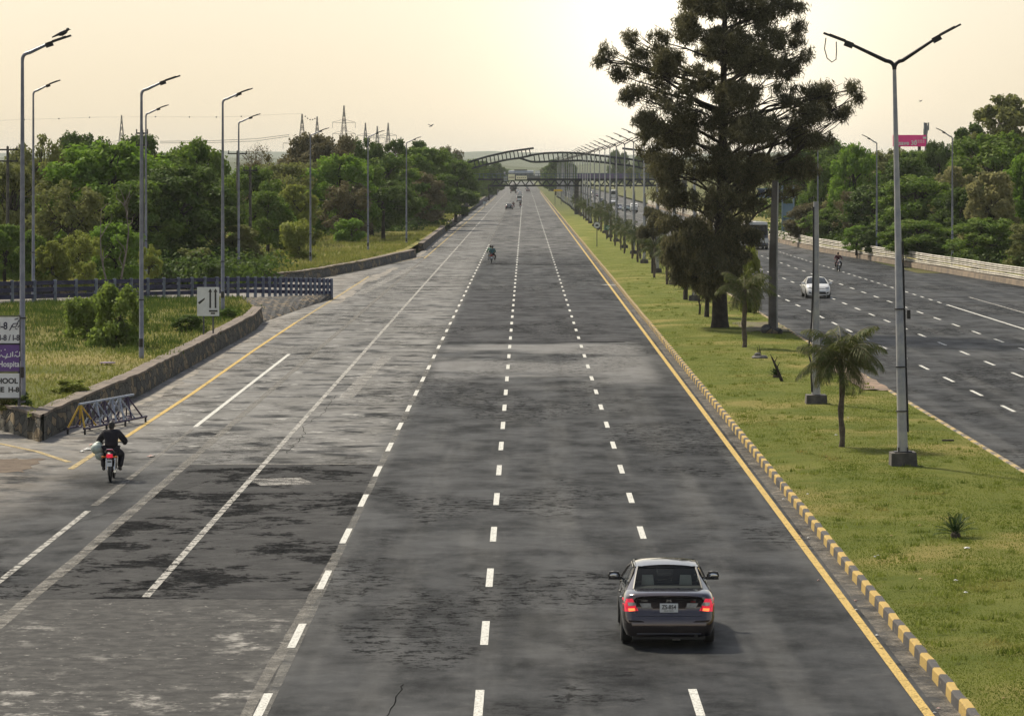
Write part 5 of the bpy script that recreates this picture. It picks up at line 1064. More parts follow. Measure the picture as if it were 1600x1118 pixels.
def sedan(label, loc, rz, pc, lit=False, plate=None, group=None, name='sedan_car', detail=True, interior=True):
    t = thing(name, label, 'car', loc, rz, group); mt = paint(*pc)
    Wt = [(0, .70), (.06, .785), (.16, .84), (.35, .866), (.7, .877), (3.4, .877), (3.9, .86), (4.2, .81), (4.38, .72), (4.5, .56)]
    Zt = [(0, .96), (.10, 1.0), (.3, 1.02), (.62, 1.04), (.9, 1.0), (1.2, .965), (3.2, .95), (3.45, .985), (3.9, .90), (4.2, .80), (4.42, .66), (4.5, .55)]
    ysx = sorted(set([0, .03, .06, .11, .16, .25, .35]+[round(.35+i*.0715, 4) for i in range(1, 58)]+[4.42, 4.46, 4.5])); rows = []
    def zlow(y):
        z = .19 if .2 < y < 4.25 else .22
        for yc in (.93, 3.62):
            if abs(y-yc) < .365: z = max(z, .30+math.sqrt(.365**2-(y-yc)**2))
        return z
    for y in ysx:
        w_, zs, z0 = ip(y, Wt), ip(y, Zt), zlow(y); base = .19
        pr = [(0, z0), (w_*.80, z0), (w_*.93, max(z0, base+.05)), (w_*.985, max(z0+.005, base+.18)), (w_, max(z0+.03, base+.36)), (w_*1.0, max(z0+.06, zs-.27)), (w_*.985, zs-.17), (w_*.945, zs-.07), (w_*.88, zs-.015), (w_*.75, zs+.008), (w_*.4, zs+.022), (0, zs+.026)]
        q_ = []
        for (x, z) in pr:
            fr = max(0, 1-y/.5); sh = .10*fr*max(0, min(1, (z-.56)/.08))+.05*fr*max(0, (.34-z)/.2) - .02*fr*(z > zs-.02); fn = max(0, (y-4.0)/.5); sh2 = -.12*fn*max(0, min(1, (z-.5)/.2))
            q_.append((x, y+sh+sh2, z))
        rows.append([(-x, yy, z) for x, yy, z in q_[::-1]]+q_[1:])
    b = MB(); b.grid(rows); n = len(rows[0]); h_ = n//2; e_ = len(b.v)-n
    for k in range(h_-1): b.f += [(k, k+1, n-2-k, n-1-k) if k+1 < n-2-k else (k, k+1, n-1-k), (e_+n-1-k, e_+n-2-k, e_+k+1, e_+k)]; b.mi += [0, 0]
    body = b.build('body', mt, t, True); bv = BVHTree.FromPolygons([Vector(v) for v in b.v], b.f)
    def decal(nm, cs, mat_, sgn=1, off=.006, n=7, m=4, parent=None):
        rows = []
        for i in range(n+1):
            u = i/n; a = Vector(cs[0]).lerp(Vector(cs[1]), u); c = Vector(cs[3]).lerp(Vector(cs[2]), u); rr = []
            for j in range(m+1):
                p = a.lerp(c, j/m); o_ = Vector((p.x, -2 if sgn > 0 else 7, p.y)); h = bv.ray_cast(o_, Vector((0, sgn, 0)))
                y = h[0].y if h[0] is not None and (h[0].y < 1.0 or sgn < 0) else (rr[-1][1] if rr else (0.3 if sgn > 0 else 4.2)); rr.append((p.x, y-sgn*off, p.y))
            rows.append(rr)
        b = MB(); b.grid(rows); back = [[(x, y+sgn*.03, z) for x, y, z in r] for r in rows]; b.grid(back); return b.build(nm, mat_, parent or t, True)
    # greenhouse
    RB, RT, FT, FB = (.66, .60, 1.045), (.545, 1.34, 1.375), (.565, 2.5, 1.40), (.71, 3.42, .99)
    b = MB(); rows = []
    for i in range(13):
        u = i/12; y = RT[1]-.06+(FT[1]+.1-RT[1])*u; hw_ = .575+.01*u; z = 1.372+.05*math.sin(math.pi*(u*.8+.1)); rows.append([(hw_*s_*1.0, y+.03*(1-abs(s_)), z+.035*(1-s_*s_)-.02*(abs(s_) > .9)) for s_ in np.linspace(-1, 1, 9)])
    b.grid(rows); b.build('roof', mt, t, True)
    for s_ in (-1, 1):
        b = MB(); m_ = lambda p: (p[0]*s_, p[1], p[2])
        b.quad(m_((.645, .585, 1.035)), m_((.795, .70, .985)), m_((.60, 1.52, 1.35)), m_((.545, 1.30, 1.385)))
        b.quad(m_((.795, .70, .985)), m_((.81, 1.15, .955)), m_((.64, 1.60, 1.31)), m_((.585, 1.50, 1.375)))
        b.tube([m_((.80, 3.35, .96)), m_((.70, 2.95, 1.18)), m_((.59, 2.5, 1.365))], [.035, .03, .02], 6)
        b.tube([m_((.585, 1.45, 1.355)), m_((.60, 2.0, 1.375)), m_((.59, 2.52, 1.365))], .02, 6)
        b.build('pillar', mt, t, True)
    b = MB(); rows = []
    for i in range(7):
        u = i/6; hw_ = .645+(.545-.645)*u; y = .615+(1.33-.615)*u; z = 1.04+(1.375-1.04)*u+.03*math.sin(math.pi*u); rows.append([(hw_*s_, y-.06*(1-s_*s_), z) for s_ in np.linspace(-1, 1, 9)])
    b.grid(rows); rg = b.build('rear_window', M_glass if interior else M_glassd, t, True)
    b = MB(); b.tube([r[0] for r in rows], .018, 5); b.tube([r[-1] for r in rows], .018, 5); b.tube([Vector(p)+Vector((0, -.01, .005)) for p in rows[0]], .016, 5); b.tube([Vector(p)+Vector((0, -.01, .0)) for p in rows[-1]], .02, 5); b.build('seal', M_black, rg, True)
    b = MB(); rows = []
    for i in range(7):
        u = i/6; hw_ = .70+(.57-.70)*u; y = 3.42+(2.52-3.42)*u; z = .985+(1.39-.985)*u+.03*math.sin(math.pi*u); rows.append([(hw_*s_, y+.10*(1-s_*s_), z) for s_ in np.linspace(-1, 1, 9)])
    b.grid(rows); ws = b.build('windscreen', M_glassd, t, True)
    for s_ in (-1, 1):
        for (y0, y1, y2, y3) in ((1.18, 2.02, 2.02, 1.62), (2.08, 3.24, 2.46, 2.08)):
            b = MB(); b.quad((s_*.812, y0, .965), (s_*.812, y1, .958), (s_*.622, y2, 1.345), (s_*.622, y3, 1.335)); wdw = b.build('side_window', M_glassd, t)
            b = MB(); b.tube([(s_*.82, y0, .965), (s_*.82, y1, .958)], .012, 4); b.tube([(s_*.628, y3, 1.345), (s_*.628, y2, 1.352)], .012, 4); b.build('trim', M_chrome, wdw)
        b = MB(); b.quad((s_*.81, 2.0, .96), (s_*.81, 2.10, .96), (s_*.625, 2.10, 1.35), (s_*.625, 2.0, 1.35)); b.build('door_pillar', M_black, t)
        b = MB(); b.box((s_*.965, 2.98, 1.02), (.22, .12, .15), taper=.85); b.ell((s_*.965, 3.0, 1.02), (.125, .08, .088), 12, 8); b.beam((s_*.80, 3.02, .95), (s_*.90, 3.0, .98), .06); mr = b.build('wing_mirror', mt if pc[1][0] > .3 else M_black, t, True)
        b = MB(); b.ell((s_*.965, 2.915, 1.02), (.088, .012, .052), 12, 6); b.build('mirror_glass', M_chrome, mr, True)
        b = MB()
        for y in (1.05, 2.05, 3.2): b.tube([(s_*ip(y, Wt)*1.0+s_*.001, y, .36 if y != 1.05 else .72), (s_*ip(y, Wt)*.992, y, .74), (s_*ip(y, Wt)*.95, y, .90)], .006, 4)
        b.build('door_seam', M_black, t)
        for y in (1.32, 2.28): b = MB(); b.box((s_*.873, y, .80), (.03, .2, .035)); b.build('door_handle', M_chrome, t)
    for sx in (-1, 1):
        for y in (.93, 3.62): wheel(t, sx*.775, y, .32, .205, face=sx)
    b = MB(); b.box((0, .32, .25), (1.35, .5, .16)); b.box((0, 2.2, .22), (1.4, 3.6, .12)); b.tube([(.5, .02, .235), (.5, .3, .235)], .035, 10); b.build('underbody', M_black, t)
    if interior:
        b = MB(); b.box((0, .88, 1.03), (1.3, .5, .05)); b.box((0, 3.2, .96), (1.3, .35, .1)); b.box((0, 1.7, .98), (1.25, .2, .14)); b.build('cabin_trim', pm('cabin_charcoal', (.03, .028, .03)), t)
        for sx in (-.36, .36):
            b = MB(); b.box((sx, 1.26, 1.14), (.24, .10, .18), taper=.85); b.build('head_restraint', pm('grey_upholstery', (.42, .41, .36), (.34, .33, .29), 6, .85), t, True)
            b = MB(); b.box((sx, 2.25, 1.10), (.48, .14, .34), taper=.8); b.ell((sx, 2.25, 1.30), (.13, .06, .09), 10, 7); b.build('front_seat', pm('cabin_charcoal', (.03, .028, .03)), t, True)
        b = MB(); b.box((0, 2.75, 1.27), (.24, .03, .07)); b.build('rear_view_mirror', M_black, t)
    # rear details
    for sx in (-1, 1):
        tl = decal('tail_light', [(sx*.57, .70), (sx*.85, .675), (sx*.86, .90), (sx*.68, .925)], M_red if lit else M_redoff, n=9, m=5)
        decal('inner_lens', [(sx*.60, .80), (sx*.76, .785), (sx*.77, .85), (sx*.64, .86)], M_clear, off=.012, parent=tl)
        if lit: decal('brake_bulb', [(sx*.63, .70), (sx*.75, .69), (sx*.76, .74), (sx*.64, .75)], M_amber, off=.013, parent=tl)
        decal('reversing_light', [(sx*.33, .765), (sx*.50, .755), (sx*.55, .84), (sx*.34, .84)], M_clear, off=.006); decal('garnish', [(sx*.30, .75), (sx*.50, .735), (sx*.52, .752), (sx*.31, .768)], M_chrome, off=.01, m=2)
        decal('bumper_crease', [(sx*.45, .50), (sx*.74, .50), (sx*.76, .54), (sx*.50, .525)], mt, off=.022, m=2)
    decal('lid_edge', [(-.57, .915), (.57, .915), (.56, .93), (-.56, .93)], M_black, off=.01, m=1); decal('plate_recess', [(-.30, .66), (.30, .66), (.34, .845), (-.34, .845)], mt, off=.004)
    decal('lower_reflection', [(-.60, .275), (.60, .275), (.60, .29), (-.60, .29)], M_steel, off=.012, m=1); decal('bumper_gap', [(-.60, .60), (.60, .60), (.60, .608), (-.60, .608)], M_black, off=.006, m=1)  # pale lower strip: reflection along the bumper put into the colour
    for sx in (-1, 1): b = MB(); b.tube([(sx*.60, .075, .62), (sx*.615, .085, .72), (sx*.60, .098, .90), (sx*.62, .14, 1.0)], .006, 4); b.build('lid_seam', M_black, t)
    if plate:
        b = MB(); b.box((0, .075, .755), (.34, .02, .165)); pl = b.build('number_plate', M_signw, t); pl.location = (0, 0, 0)
        text('lettering', plate, .108, M_inkb, pl, (0, .062, .735), align='CENTER', bold=.002, depth=.003, sx=.84); text('lettering', 'ISLAMABAD', .034, M_inkb, pl, (0, .062, .69), align='CENTER', depth=.002)
        b = MB()
        for s_ in (-1, 1): b.beam((s_*.040, .075, .862), (s_*.030, .075, .918), .014); 
        b.beam((-.032, .075, .890), (.032, .075, .890), .012); b.build('emblem', M_chrome, t)
        text('lettering', 'CIVIC', .05, M_chrome, t, (-.52, .085, .868), bold=.001, depth=.003); text('lettering', '1.8', .042, M_chrome, t, (.50, .085, .885), align='RIGHT', depth=.003); text('lettering', 'i-VTEC', .032, pm('red_badge', (.6, .03, .04)), t, (.50, .085, .856), align='RIGHT', depth=.003)
        text('lettering', 'HONDA ATLAS', .03, M_chrome, t, (-.26, .07, .625), depth=.003)
    else: b = MB(); b.box((0, .085, .755), (.32, .02, .12)); b.build('number_plate', M_signw, t)
    # front details
    for sx in (-1, 1):
        hl = decal('headlight', [(sx*.42, .66), (sx*.74, .68), (sx*.76, .775), (sx*.46, .735)], M_clear, -1, off=.008, n=8); decal('lamp_bezel', [(sx*.47, .67), (sx*.64, .685), (sx*.64, .725), (sx*.48, .715)], M_black, -1, off=.014, parent=hl); decal('fog_recess', [(sx*.50, .32), (sx*.68, .34), (sx*.70, .46), (sx*.56, .42)], M_black, -1)
    decal('grille', [(-.42, .655), (.42, .655), (.42, .70), (-.42, .70)], M_black, -1); decal('air_intake', [(-.52, .29), (.52, .29), (.46, .46), (-.46, .46)], M_black, -1, n=10); decal('front_plate', [(-.2, .50), (.2, .50), (.2, .60), (-.2, .60)], M_signw, -1, off=.02)
    return t
g = G(1038, 1003); car = sedan('dark plum sedan driving away with red brake lights glowing', (g.x+.05, g.y-.95, .01), R(-.3), ('plum_paint', (.072, .060, .066), .16, .95), True, 'ZS-854')
g = G(1282, 466); wc = sedan('white sedan approaching behind the armless pale lamp post', (g.x-.2, g.y+4.3, .01), math.pi+R(1), ('white_car_paint', (.72, .72, .70), .3, .0), False, None, interior=False)
def small_sedan(label, px, py, rz, pc, group='distant cars'):
    g = G(px, py); return sedan(label, (g.x, g.y+(4.4 if rz else 0), .01), rz, pc, False, None, group, interior=False)
WH = ('white_car_paint', (.72, .72, .70), .3, .0); BK = ('black_car_paint', (.02, .02, .022), .25, .2); SV = ('silver_car_paint', (.32, .33, .35), .3, .5); MR = ('maroon_car_paint', (.10, .025, .035), .3, .3)
small_sedan('black car with its boot facing us beside two distant motorbikes', 795.5, 327.5, 0, BK); small_sedan('white car in the middle lane ahead of the distant van', 812.5, 304.5, 0, WH); small_sedan('far white car just under the footbridge', 809.5, 300, 0, WH)
small_sedan('dark red car in the right lane under the footbridge', 825, 299.3, 0, MR); small_sedan('dark car ahead of the red one in the right lane', 823, 295.6, 0, BK)
for a in (('white car, nearest of the oncoming cars left of the casuarina', 948.5, 333, WH), ('silver car beside the dark green car in oncoming traffic', 967.5, 329, SV), ('dark green car between the silver car and the white van', 979, 330.5, ('green_car_paint', (.05, .10, .08), .3, .3)), ('white car behind the nearest oncoming one', 958, 318.5, WH), ('dark car far left in oncoming traffic', 939, 317.5, BK), ('tiny dark red car at the back of oncoming traffic', 931, 308, MR), ('small black car at the very back of oncoming traffic', 927, 303, BK)):
    small_sedan(a[0], a[1], a[2], math.pi, a[3])
def van(label, px, py, rz, pc, L_=4.7, W_=1.7, Hh=1.98, name='van', cat='van', group=None, dark_top=.0):
    g = G(px, py); t = thing(name, label, cat, (g.x, g.y+(L_ if rz else 0), 0), rz, group); mt = paint(*pc); rows = []
    prof = [(0, .3), (.02, .95), (.10, Hh*.93), (.35, Hh)] if L_ < 6 else [(0, .35), (.0, 1.2), (.06, Hh*.96), (.3, Hh)]
    for y in np.linspace(0, L_, 16):
        u = y/L_; zt = Hh*(1 if u < .8 else 1-(u-.8)*(1.6 if L_ < 6 else .25)); wy = W_/2*(1 if .03 < u < .95 else .93)
        pr = [(0, .3), (wy*.95, .3), (wy, .45), (wy, Hh*.52), (wy*.95, zt*.9), (wy*.84, zt), (0, zt+.03)]; rows.append([(-x, y+(.12*(z/Hh)**3 if u == 0 else 0), z) for x, z in pr[::-1]]+[(x, y+(.12*(z/Hh)**3 if u == 0 else 0), z) for x, z in pr[1:]])
    b = MB(); b.grid(rows); n = len(rows[0]); b.f += [tuple(range(n)), tuple(len(b.v)-n+k for k in range(n-1, -1, -1))]; b.mi += [0, 0]; b.build('body', mt, t, True)
    b = MB(); b.quad((-W_*.41, -.0, Hh*.55), (W_*.41, -.0, Hh*.55), (W_*.38, .06, Hh*.88), (-W_*.38, .06, Hh*.88)); b.build('rear_window', M_glassd, t)
    zf = Hh*(1-.2*(1.6 if L_ < 6 else .25)); b = MB(); b.quad((-W_*.43, L_+.015, zf*.55), (W_*.43, L_+.015, zf*.55), (W_*.40, L_+.012, zf*.97), (-W_*.40, L_+.012, zf*.97)) if L_ > 6 else b.quad((-W_*.44, L_+.02, .98), (W_*.44, L_+.02, .98), (W_*.40, L_*.93, Hh*.86), (-W_*.40, L_*.93, Hh*.86)); b.build('windscreen', M_glassd, t)
    for s_ in (-1, 1):
        b = MB(); b.quad((s_*(W_/2+.004), L_*.08, Hh*.54), (s_*(W_/2+.004), L_*.9, Hh*.54), (s_*(W_/2*.96+.004), L_*.84, Hh*.84), (s_*(W_/2*.96+.004), L_*.08, Hh*.84)); b.build('side_window', M_glassd, t)
        b = MB(); b.box((s_*W_*.44, .0, .85), (.14, .06, .32)); b.build('tail_light', M_redoff, t); b = MB(); b.box((s_*W_*.37, L_, .78), (.3, .06, .2)); b.build('headlight', M_clear, t)
        for y in (L_*.17, L_*.8): wheel(t, s_*(W_/2-.12), y, .33 if L_ < 6 else .48, .2 if L_ < 6 else .3, face=s_)
        b = MB(); b.box((s_*(W_/2+.12), L_*.93, Hh*.62), (.14, .08, .24)); b.build('wing_mirror', M_black, t)
    b = MB(); b.box((0, -.02, .42), (W_*.9, .1, .2)); b.build('bumper', M_black, t); b = MB(); b.box((0, L_+.02, .42), (W_*.9, .1, .2)); b.build('bumper', M_black, t); b = MB(); b.box((0, -.05, .62), (.35, .03, .14)); b.build('number_plate', M_signw, t)
    return t
van('white van in the middle lane ahead of a distant motorbike', 811.5, 315.5, 0, WH); van('white minivan, rightmost of the oncoming traffic left of the casuarina', 991, 331.5, math.pi, WH)
bus = van('blue and white bus half hidden behind the casuarina foliage', 1184, 390, math.pi, ('bus_navy_paint', (.06, .075, .14), .35, .1), 9.5, 2.5, 3.15, 'bus', 'bus')
b = MB(); b.box((0, 9.55, 3.0), (2.2, .12, .32)); b.build('destination_board', M_signw, bus); b = MB(); b.box((0, 9.56, 1.05), (2.44, .1, .55)); b.build('front_panel', paint(*WH), bus)
van('white and maroon tanker-like lorry at the back of oncoming traffic', 960, 311.5, math.pi, WH, 7.5, 2.4, 3.0, 'lorry', 'lorry')
# dark loaded lorry under the footbridge
g = G(802, 302); t = thing('lorry', 'dark lorry with a bulging round load driving under the footbridge', 'lorry', (g.x, g.y, 0))
b = MB(); b.box((0, 3.2, 1.15), (2.3, 6.2, .3)); b.build('chassis', M_black, t); b = MB(); b.ell((0, 2.9, 2.45), (1.6, 3.1, 1.45), 18, 12); b.ell((.2, 2.4, 3.1), (1.1, 1.9, .9), 14, 8); b.build('load', pm('dark_tarpaulin', (.035, .03, .04), (.06, .05, .055), 1, .8, 0, .5, .1), t, True)
b = MB(); b.box((0, 7, 1.9), (2.2, 1.6, 2.2)); b.build('cab', paint(*MR), t)
for s_ in (-1, 1):
    for y in (1.2, 6.6): wheel(t, s_*1.0, y, .5, .3, face=s_)
    b = MB(); b.box((s_*.9, -.0, 1.0), (.25, .06, .15)); b.build('tail_light', M_redoff, t)
# vehicles up on the overpass
for px0, px1, lab, nm in ((794, 845, 'long silver tanker lorry standing on the overpass', 'tanker_lorry'), (772, 790, 'small grey-green lorry on the overpass left of the tanker', 'lorry')):
    a, c = P(px0, 277, 1504), P(px1, 263, 1504); L_ = c.x-a.x; t = thing(nm, lab, 'lorry', (a.x, 1504, ZOV+.02)); hh = 3.0
    if nm == 'tanker_lorry':
        b = MB(); b.lathe((0, 0, 2.0), (1, 0, 0), [(.2, .8), (.5, 1.15), (L_*.76, 1.15), (L_*.78, .8)], 16); b.build('tank', pm('tank_steel', (.38, .40, .42), (.28, .3, .31), .6, .4, .5), t, True); b = MB(); b.box((L_*.4, 0, .95), (L_*.8, 2, .25)); b.box((L_*.38, 0, 3.35), (L_*.4, .9, .35)); b.build('chassis', M_black, t)
        b = MB(); b.box((L_*.9, 0, 1.9), (L_*.16, 2.2, 2.3), taper=.9); b.build('cab', paint(*WH), t)
    else:
        b = MB(); b.box((L_*.4, 0, 1.9), (L_*.75, 2.1, 1.9)); b.build('cargo_box', pm('grey_green_paint', (.16, .20, .17)), t); b = MB(); b.box((L_*.9, 0, 1.6), (L_*.18, 2, 1.8), taper=.9); b.build('cab', paint(*SV), t)
    for k, x in enumerate((.12, .22, .62, .92)): 
        for s_ in (-1, 1): b = MB(); b.lathe((L_*x, s_*.85, .5), (0, 1, 0), [(-.12, .5), (.12, .5)], 14); b.build('wheel', M_rubber, t)
# ================================================================ PEOPLE
def skinmesh(name, V, E, Rr, mat, parent, sub=2):
    me = bpy.data.meshes.new(name); me.from_pydata([tuple(v) for v in V], E, []); o = bpy.data.objects.new(name, me); C.objects.link(o)
    m = o.modifiers.new('s', 'SKIN'); m.use_smooth_shade = True
    for i, r in enumerate(Rr):
        sv = me.skin_vertices[0].data[i]; sv.radius = (r, r) if not isinstance(r, tuple) else r; sv.use_root = (i == 0)
    s2 = o.modifiers.new('u', 'SUBSURF'); s2.levels = s2.render_levels = sub
    bpy.context.view_layer.update(); m2 = bpy.data.meshes.new_from_object(o.evaluated_get(bpy.context.evaluated_depsgraph_get())); bpy.data.objects.remove(o); m2.materials.clear()
    m2.polygons.foreach_set('use_smooth', [True]*len(m2.polygons)); return link(name, m2, mat, parent)
def person(label, loc, rz, J, shirt, trousers, group='people', hair=M_hair, loose=1.0, vest=None, hands=True):
    """J: dict of joints: pel, che, nec, hea, and shoulder/elbow/hand, hip/knee/ankle/toe pairs l,r"""
    t = thing('person', label, 'person', loc, rz, group); V = []; E = []; Rr = []; ix = {}
    def v(k, p, r, par=None):
        ix[k] = len(V); V.append(Vector(p)); Rr.append(r)
        if par: E.append((ix[par], ix[k]))
    pel, che, nec, hea = (Vector(J[k]) for k in ('pel', 'che', 'nec', 'hea'))
    v('pel', pel, .115); v('wai', pel.lerp(che, .5), .105, 'pel'); v('che', che, .125, 'wai'); v('nec', nec, .052, 'che'); v('jaw', nec.lerp(hea, .5), .062, 'nec'); v('hea', hea, .088, 'jaw'); v('top', hea+Vector((0, 0, .075)), .062, 'hea')
    for s_ in 'lr':
        sh, el, ha = (Vector(J[k+s_]) for k in ('sh', 'el', 'ha')); v('sh'+s_, sh, .058, 'che'); v('el'+s_, el, .042, 'sh'+s_); v('wr'+s_, ha, .028, 'el'+s_)
        if hands:
            d = (ha-el).normalized(); sd = d.cross(Vector((0, 0, 1))).normalized(); up = sd.cross(d); pm_ = ha+d*.075; v('pa'+s_, pm_, (.038, .018), 'wr'+s_)
            for k in range(4): f0 = pm_+sd*(k-1.5)*.022+d*.02; v('f%d'%k+s_, f0+d*.02, .009, 'pa'+s_); v('g%d'%k+s_, f0+d*(.045-.004*abs(k-1.3))-up*.012, .008, 'f%d'%k+s_); v('h%d'%k+s_, f0+d*.045-up*.042, .007, 'g%d'%k+s_)
            q_ = sd*(-1 if s_ == 'r' else 1); v('t'+s_, ha+d*.045+q_*.04, .01, 'pa'+s_); v('u'+s_, ha+d*.08+q_*.055-up*.02, .008, 't'+s_)
        hp, kn, an, to = (Vector(J[k+s_]) for k in ('hp', 'kn', 'an', 'to')); v('hp'+s_, hp, .09, 'pel'); v('kn'+s_, kn, .06, 'hp'+s_); v('an'+s_, an, .042, 'kn'+s_); v('to'+s_, to, .032, 'an'+s_)
    skinmesh('body', V, E, Rr, M_skin, t, 1)
    def garment(nm, keys, scale, mt, add=0):
        Vv = []; Ee = []; Rv = []; loc_ = {}
        for a, b_ in keys:
            for k in (a, b_):
                if k not in loc_: loc_[k] = len(Vv); Vv.append(V[ix[k]]); r = Rr[ix[k]]; Rv.append((r[0] if isinstance(r, tuple) else r)*scale+add)
            Ee.append((loc_[a], loc_[b_]))
        return skinmesh(nm, Vv, Ee, Rv, mt, t, 2)
    garment('shirt', [('pel', 'wai'), ('wai', 'che')]+[p for s_ in 'lr' for p in (('che', 'sh'+s_), ('sh'+s_, 'el'+s_), ('el'+s_, 'wr'+s_))], 1.22*loose, shirt, .016*loose)
    garment('trousers', [p for s_ in 'lr' for p in (('pel', 'hp'+s_), ('hp'+s_, 'kn'+s_), ('kn'+s_, 'an'+s_))], 1.12*loose, trousers, .012)
    f = Vector(J.get('face', (0, 1, 0))).normalized(); b = MB(); b.ell(hea-f*.015+Vector((0, 0, .045)), (.094, .104, .095), 16, 10); b.ell(hea-f*.045+Vector((0, 0, -.01)), (.086, .075, .09), 14, 8); b.build('hair', hair, t, True)
    b = MB(); b.ell(hea+f*.10-Vector((0, 0, .015)), (.016, .02, .024), 8, 6); b.build('nose', M_skin, t, True)
    s3 = f.cross(Vector((0, 0, 1)))
    for q_ in (-1, 1): b = MB(); b.ell(hea+s3*q_*.093-Vector((0, 0, .01)), (.014, .022, .032), 8, 6); b.build('ear', M_skin, t, True); b = MB(); b.ell(hea+f*.084+s3*q_*.034+Vector((0, 0, .018)), .012, 8, 5); b.build('eye', M_inkb, t, True)
    b = MB(); b.ell(hea+f*.085-Vector((0, 0, .055)), (.026, .012, .008), 8, 5); b.build('mouth', pm('lips', (.2, .08, .07)), t, True)
    for s_ in 'lr': an, to = Vector(J['an'+s_]), Vector(J['to'+s_]); b = MB(); d = to-an; b.tube([an-d*.25-Vector((0, 0, .02)), an.lerp(to, .4)-Vector((0, 0, .02)), to+d*.15], [.05, .052, .03], 8); b.build('shoe', M_shoe, t, True)
    return t
def ride(dy=0.0, up=0.0, wide=1.0):
    J = dict(pel=(0, .62+dy, .90+up), che=(0, .70+dy, 1.27+up), nec=(0, .74+dy, 1.44+up), hea=(0, .77+dy, 1.57+up))
    for s_, x in (('l', -1), ('r', 1)):
        J['sh'+s_] = (x*.19, .71+dy, 1.37+up); J['el'+s_] = (x*.33*wide, .84+dy, 1.12+up); J['ha'+s_] = (x*.34, 1.20, 1.04)
        J['hp'+s_] = (x*.10, .64+dy, .86+up); J['kn'+s_] = (x*.27, 1.03+dy*.6, .74); J['an'+s_] = (x*.23, .80+dy*.8, .36); J['to'+s_] = (x*.25, .98+dy*.8, .31)
    return J
def motorbike(label, loc, rz, tank=(.35, .02, .03), lit=True, group='motorbikes'):
    t = thing('motorbike', label, 'motorbike', loc, rz, group); r = .29
    for nm, y in (('rear_wheel', .30), ('front_wheel', 1.52)):
        e = bpy.data.objects.new(nm, None); C.objects.link(e); e.parent = t; e.location = (0, y, r); b = MB()
        b.tube([(0, math.cos(a)*(r-.035), math.sin(a)*(r-.035)) for a in np.linspace(0, 2*math.pi, 25)], .042 if nm[0] == 'r' else .036, 8, False); b.build('tyre', M_rubber, e, True)
        b = MB(); b.lathe((-.06, 0, 0), (1, 0, 0), [(0, .06), (.12, .06)], 12); [b.beam((.03*(-1)**k, 0, 0), (0, math.cos(k*.524)*(r-.06), math.sin(k*.524)*(r-.06)), .006) for k in range(12)]; b.build('rim', M_chrome, e)
    b = MB(); b.tube([(0, 1.28, .88), (0, 1.0, .62), (0, .85, .35), (0, .60, .35), (0, .55, .72), (0, 1.15, .80)], .024, 6); b.tube([(.07, .30, r), (.07, .62, .38)], .02, 6); b.tube([(-.07, .30, r), (-.07, .62, .38)], .02, 6); b.box((0, .80, .45), (.24, .36, .26)); b.lathe((0, .9, .52), (0, .3, .9), [(0, .08), (.05, .09), (.1, .08), (.15, .09), (.2, .06)], 12); b.build('engine_frame', M_black, t, True)
    b = MB()
    for s_ in (-1, 1): b.tube([(s_*.075, 1.52, r), (s_*.07, 1.36, .66), (s_*.07, 1.27, .95)], .022, 8); b.tube([(s_*.11, .32, .34), (s_*.12, .42, .66)], .028, 8)
    b.build('forks', M_chrome, t, True)
    b = MB(); b.ell((0, 1.02, .84), (.125, .24, .10), 14, 10); b.ell((.11, .62, .62), (.03, .15, .09), 10, 7); b.ell((-.11, .62, .62), (.03, .15, .09), 10, 7); b.build('fuel_tank', paint('tank_paint_%d' % int(tank[0]*100), tank), t, True)
    b = MB(); b.ell((0, .52, .80), (.13, .38, .055), 14, 8); b.build('seat', M_black, t, True)
    b = MB(); b.tube([(-.12, .40, .82), (-.13, .12, .86), (-.08, .04, .95), (.08, .04, .95), (.13, .12, .86), (.12, .40, .82)], .013, 6); b.build('grab_rail', M_chrome, t, True)
    b = MB(); b.tube([(0, .30+math.cos(a)*.345, r+math.sin(a)*.345) for a in np.linspace(R(30), R(195), 12)], [.05]*12, 6); b.tube([(0, 1.52+math.cos(a)*.335, r+math.sin(a)*.335) for a in np.linspace(R(0), R(150), 10)], [.045]*10, 6); b.build('mudguard', M_black, t, True)
    b = MB(); b.box((0, .02, .76), (.17, .07, .10)); b.build('tail_light', M_red if lit else M_redoff, t)
    for s_ in (-1, 1):
        b = MB(); b.beam((s_*.08, .04, .74), (s_*.17, .03, .73), .02); b.ell((s_*.19, .02, .73), (.045, .035, .032), 8, 6); b.build('indicator', pm('orange_lens', (.7, .22, .03)), t, True)
    b = MB(); b.box((0, -.03, .56), (.15, .015, .19), Matrix.Rotation(R(-10), 3, 'X')); pl = b.build('number_plate', M_signw, t); b = MB(); b.box((0, -.03, .60), (.11, .025, .035)); b.box((0, -.02, .53), (.10, .025, .035)); b.build('plate_lettering', M_inkb, pl)
    b = MB(); b.tube([(-.34, 1.22, 1.04), (-.16, 1.30, 1.06), (0, 1.29, 1.0), (.16, 1.30, 1.06), (.34, 1.22, 1.04)], .014, 6); b.tube([(-.36, 1.20, 1.04), (-.24, 1.26, 1.05)], .02, 6); b.tube([(.36, 1.20, 1.04), (.24, 1.26, 1.05)], .02, 6); b.build('handlebar', M_black, t, True)
    b = MB(); b.ell((0, 1.42, .93), (.085, .08, .085), 12, 8); b.build('headlight', M_clear if not lit else M_chrome, t, True)
    b = MB(); b.tube([(.10, .92, .34), (.14, .55, .28), (.15, .05, .32)], [.022, .03, .042], 8); b.build('exhaust', M_chrome, t, True)
    b = MB(); b.tube([(-.27, .80, .33), (.27, .80, .33)], .014, 6); b.build('foot_rest', M_black, t)
    return t
M_blk = pm('black_cloth', (.014, .012, .016), (.022, .019, .024), 8, .95, 0, .5, .02)
g = G(173, 752); rzb = R(2)
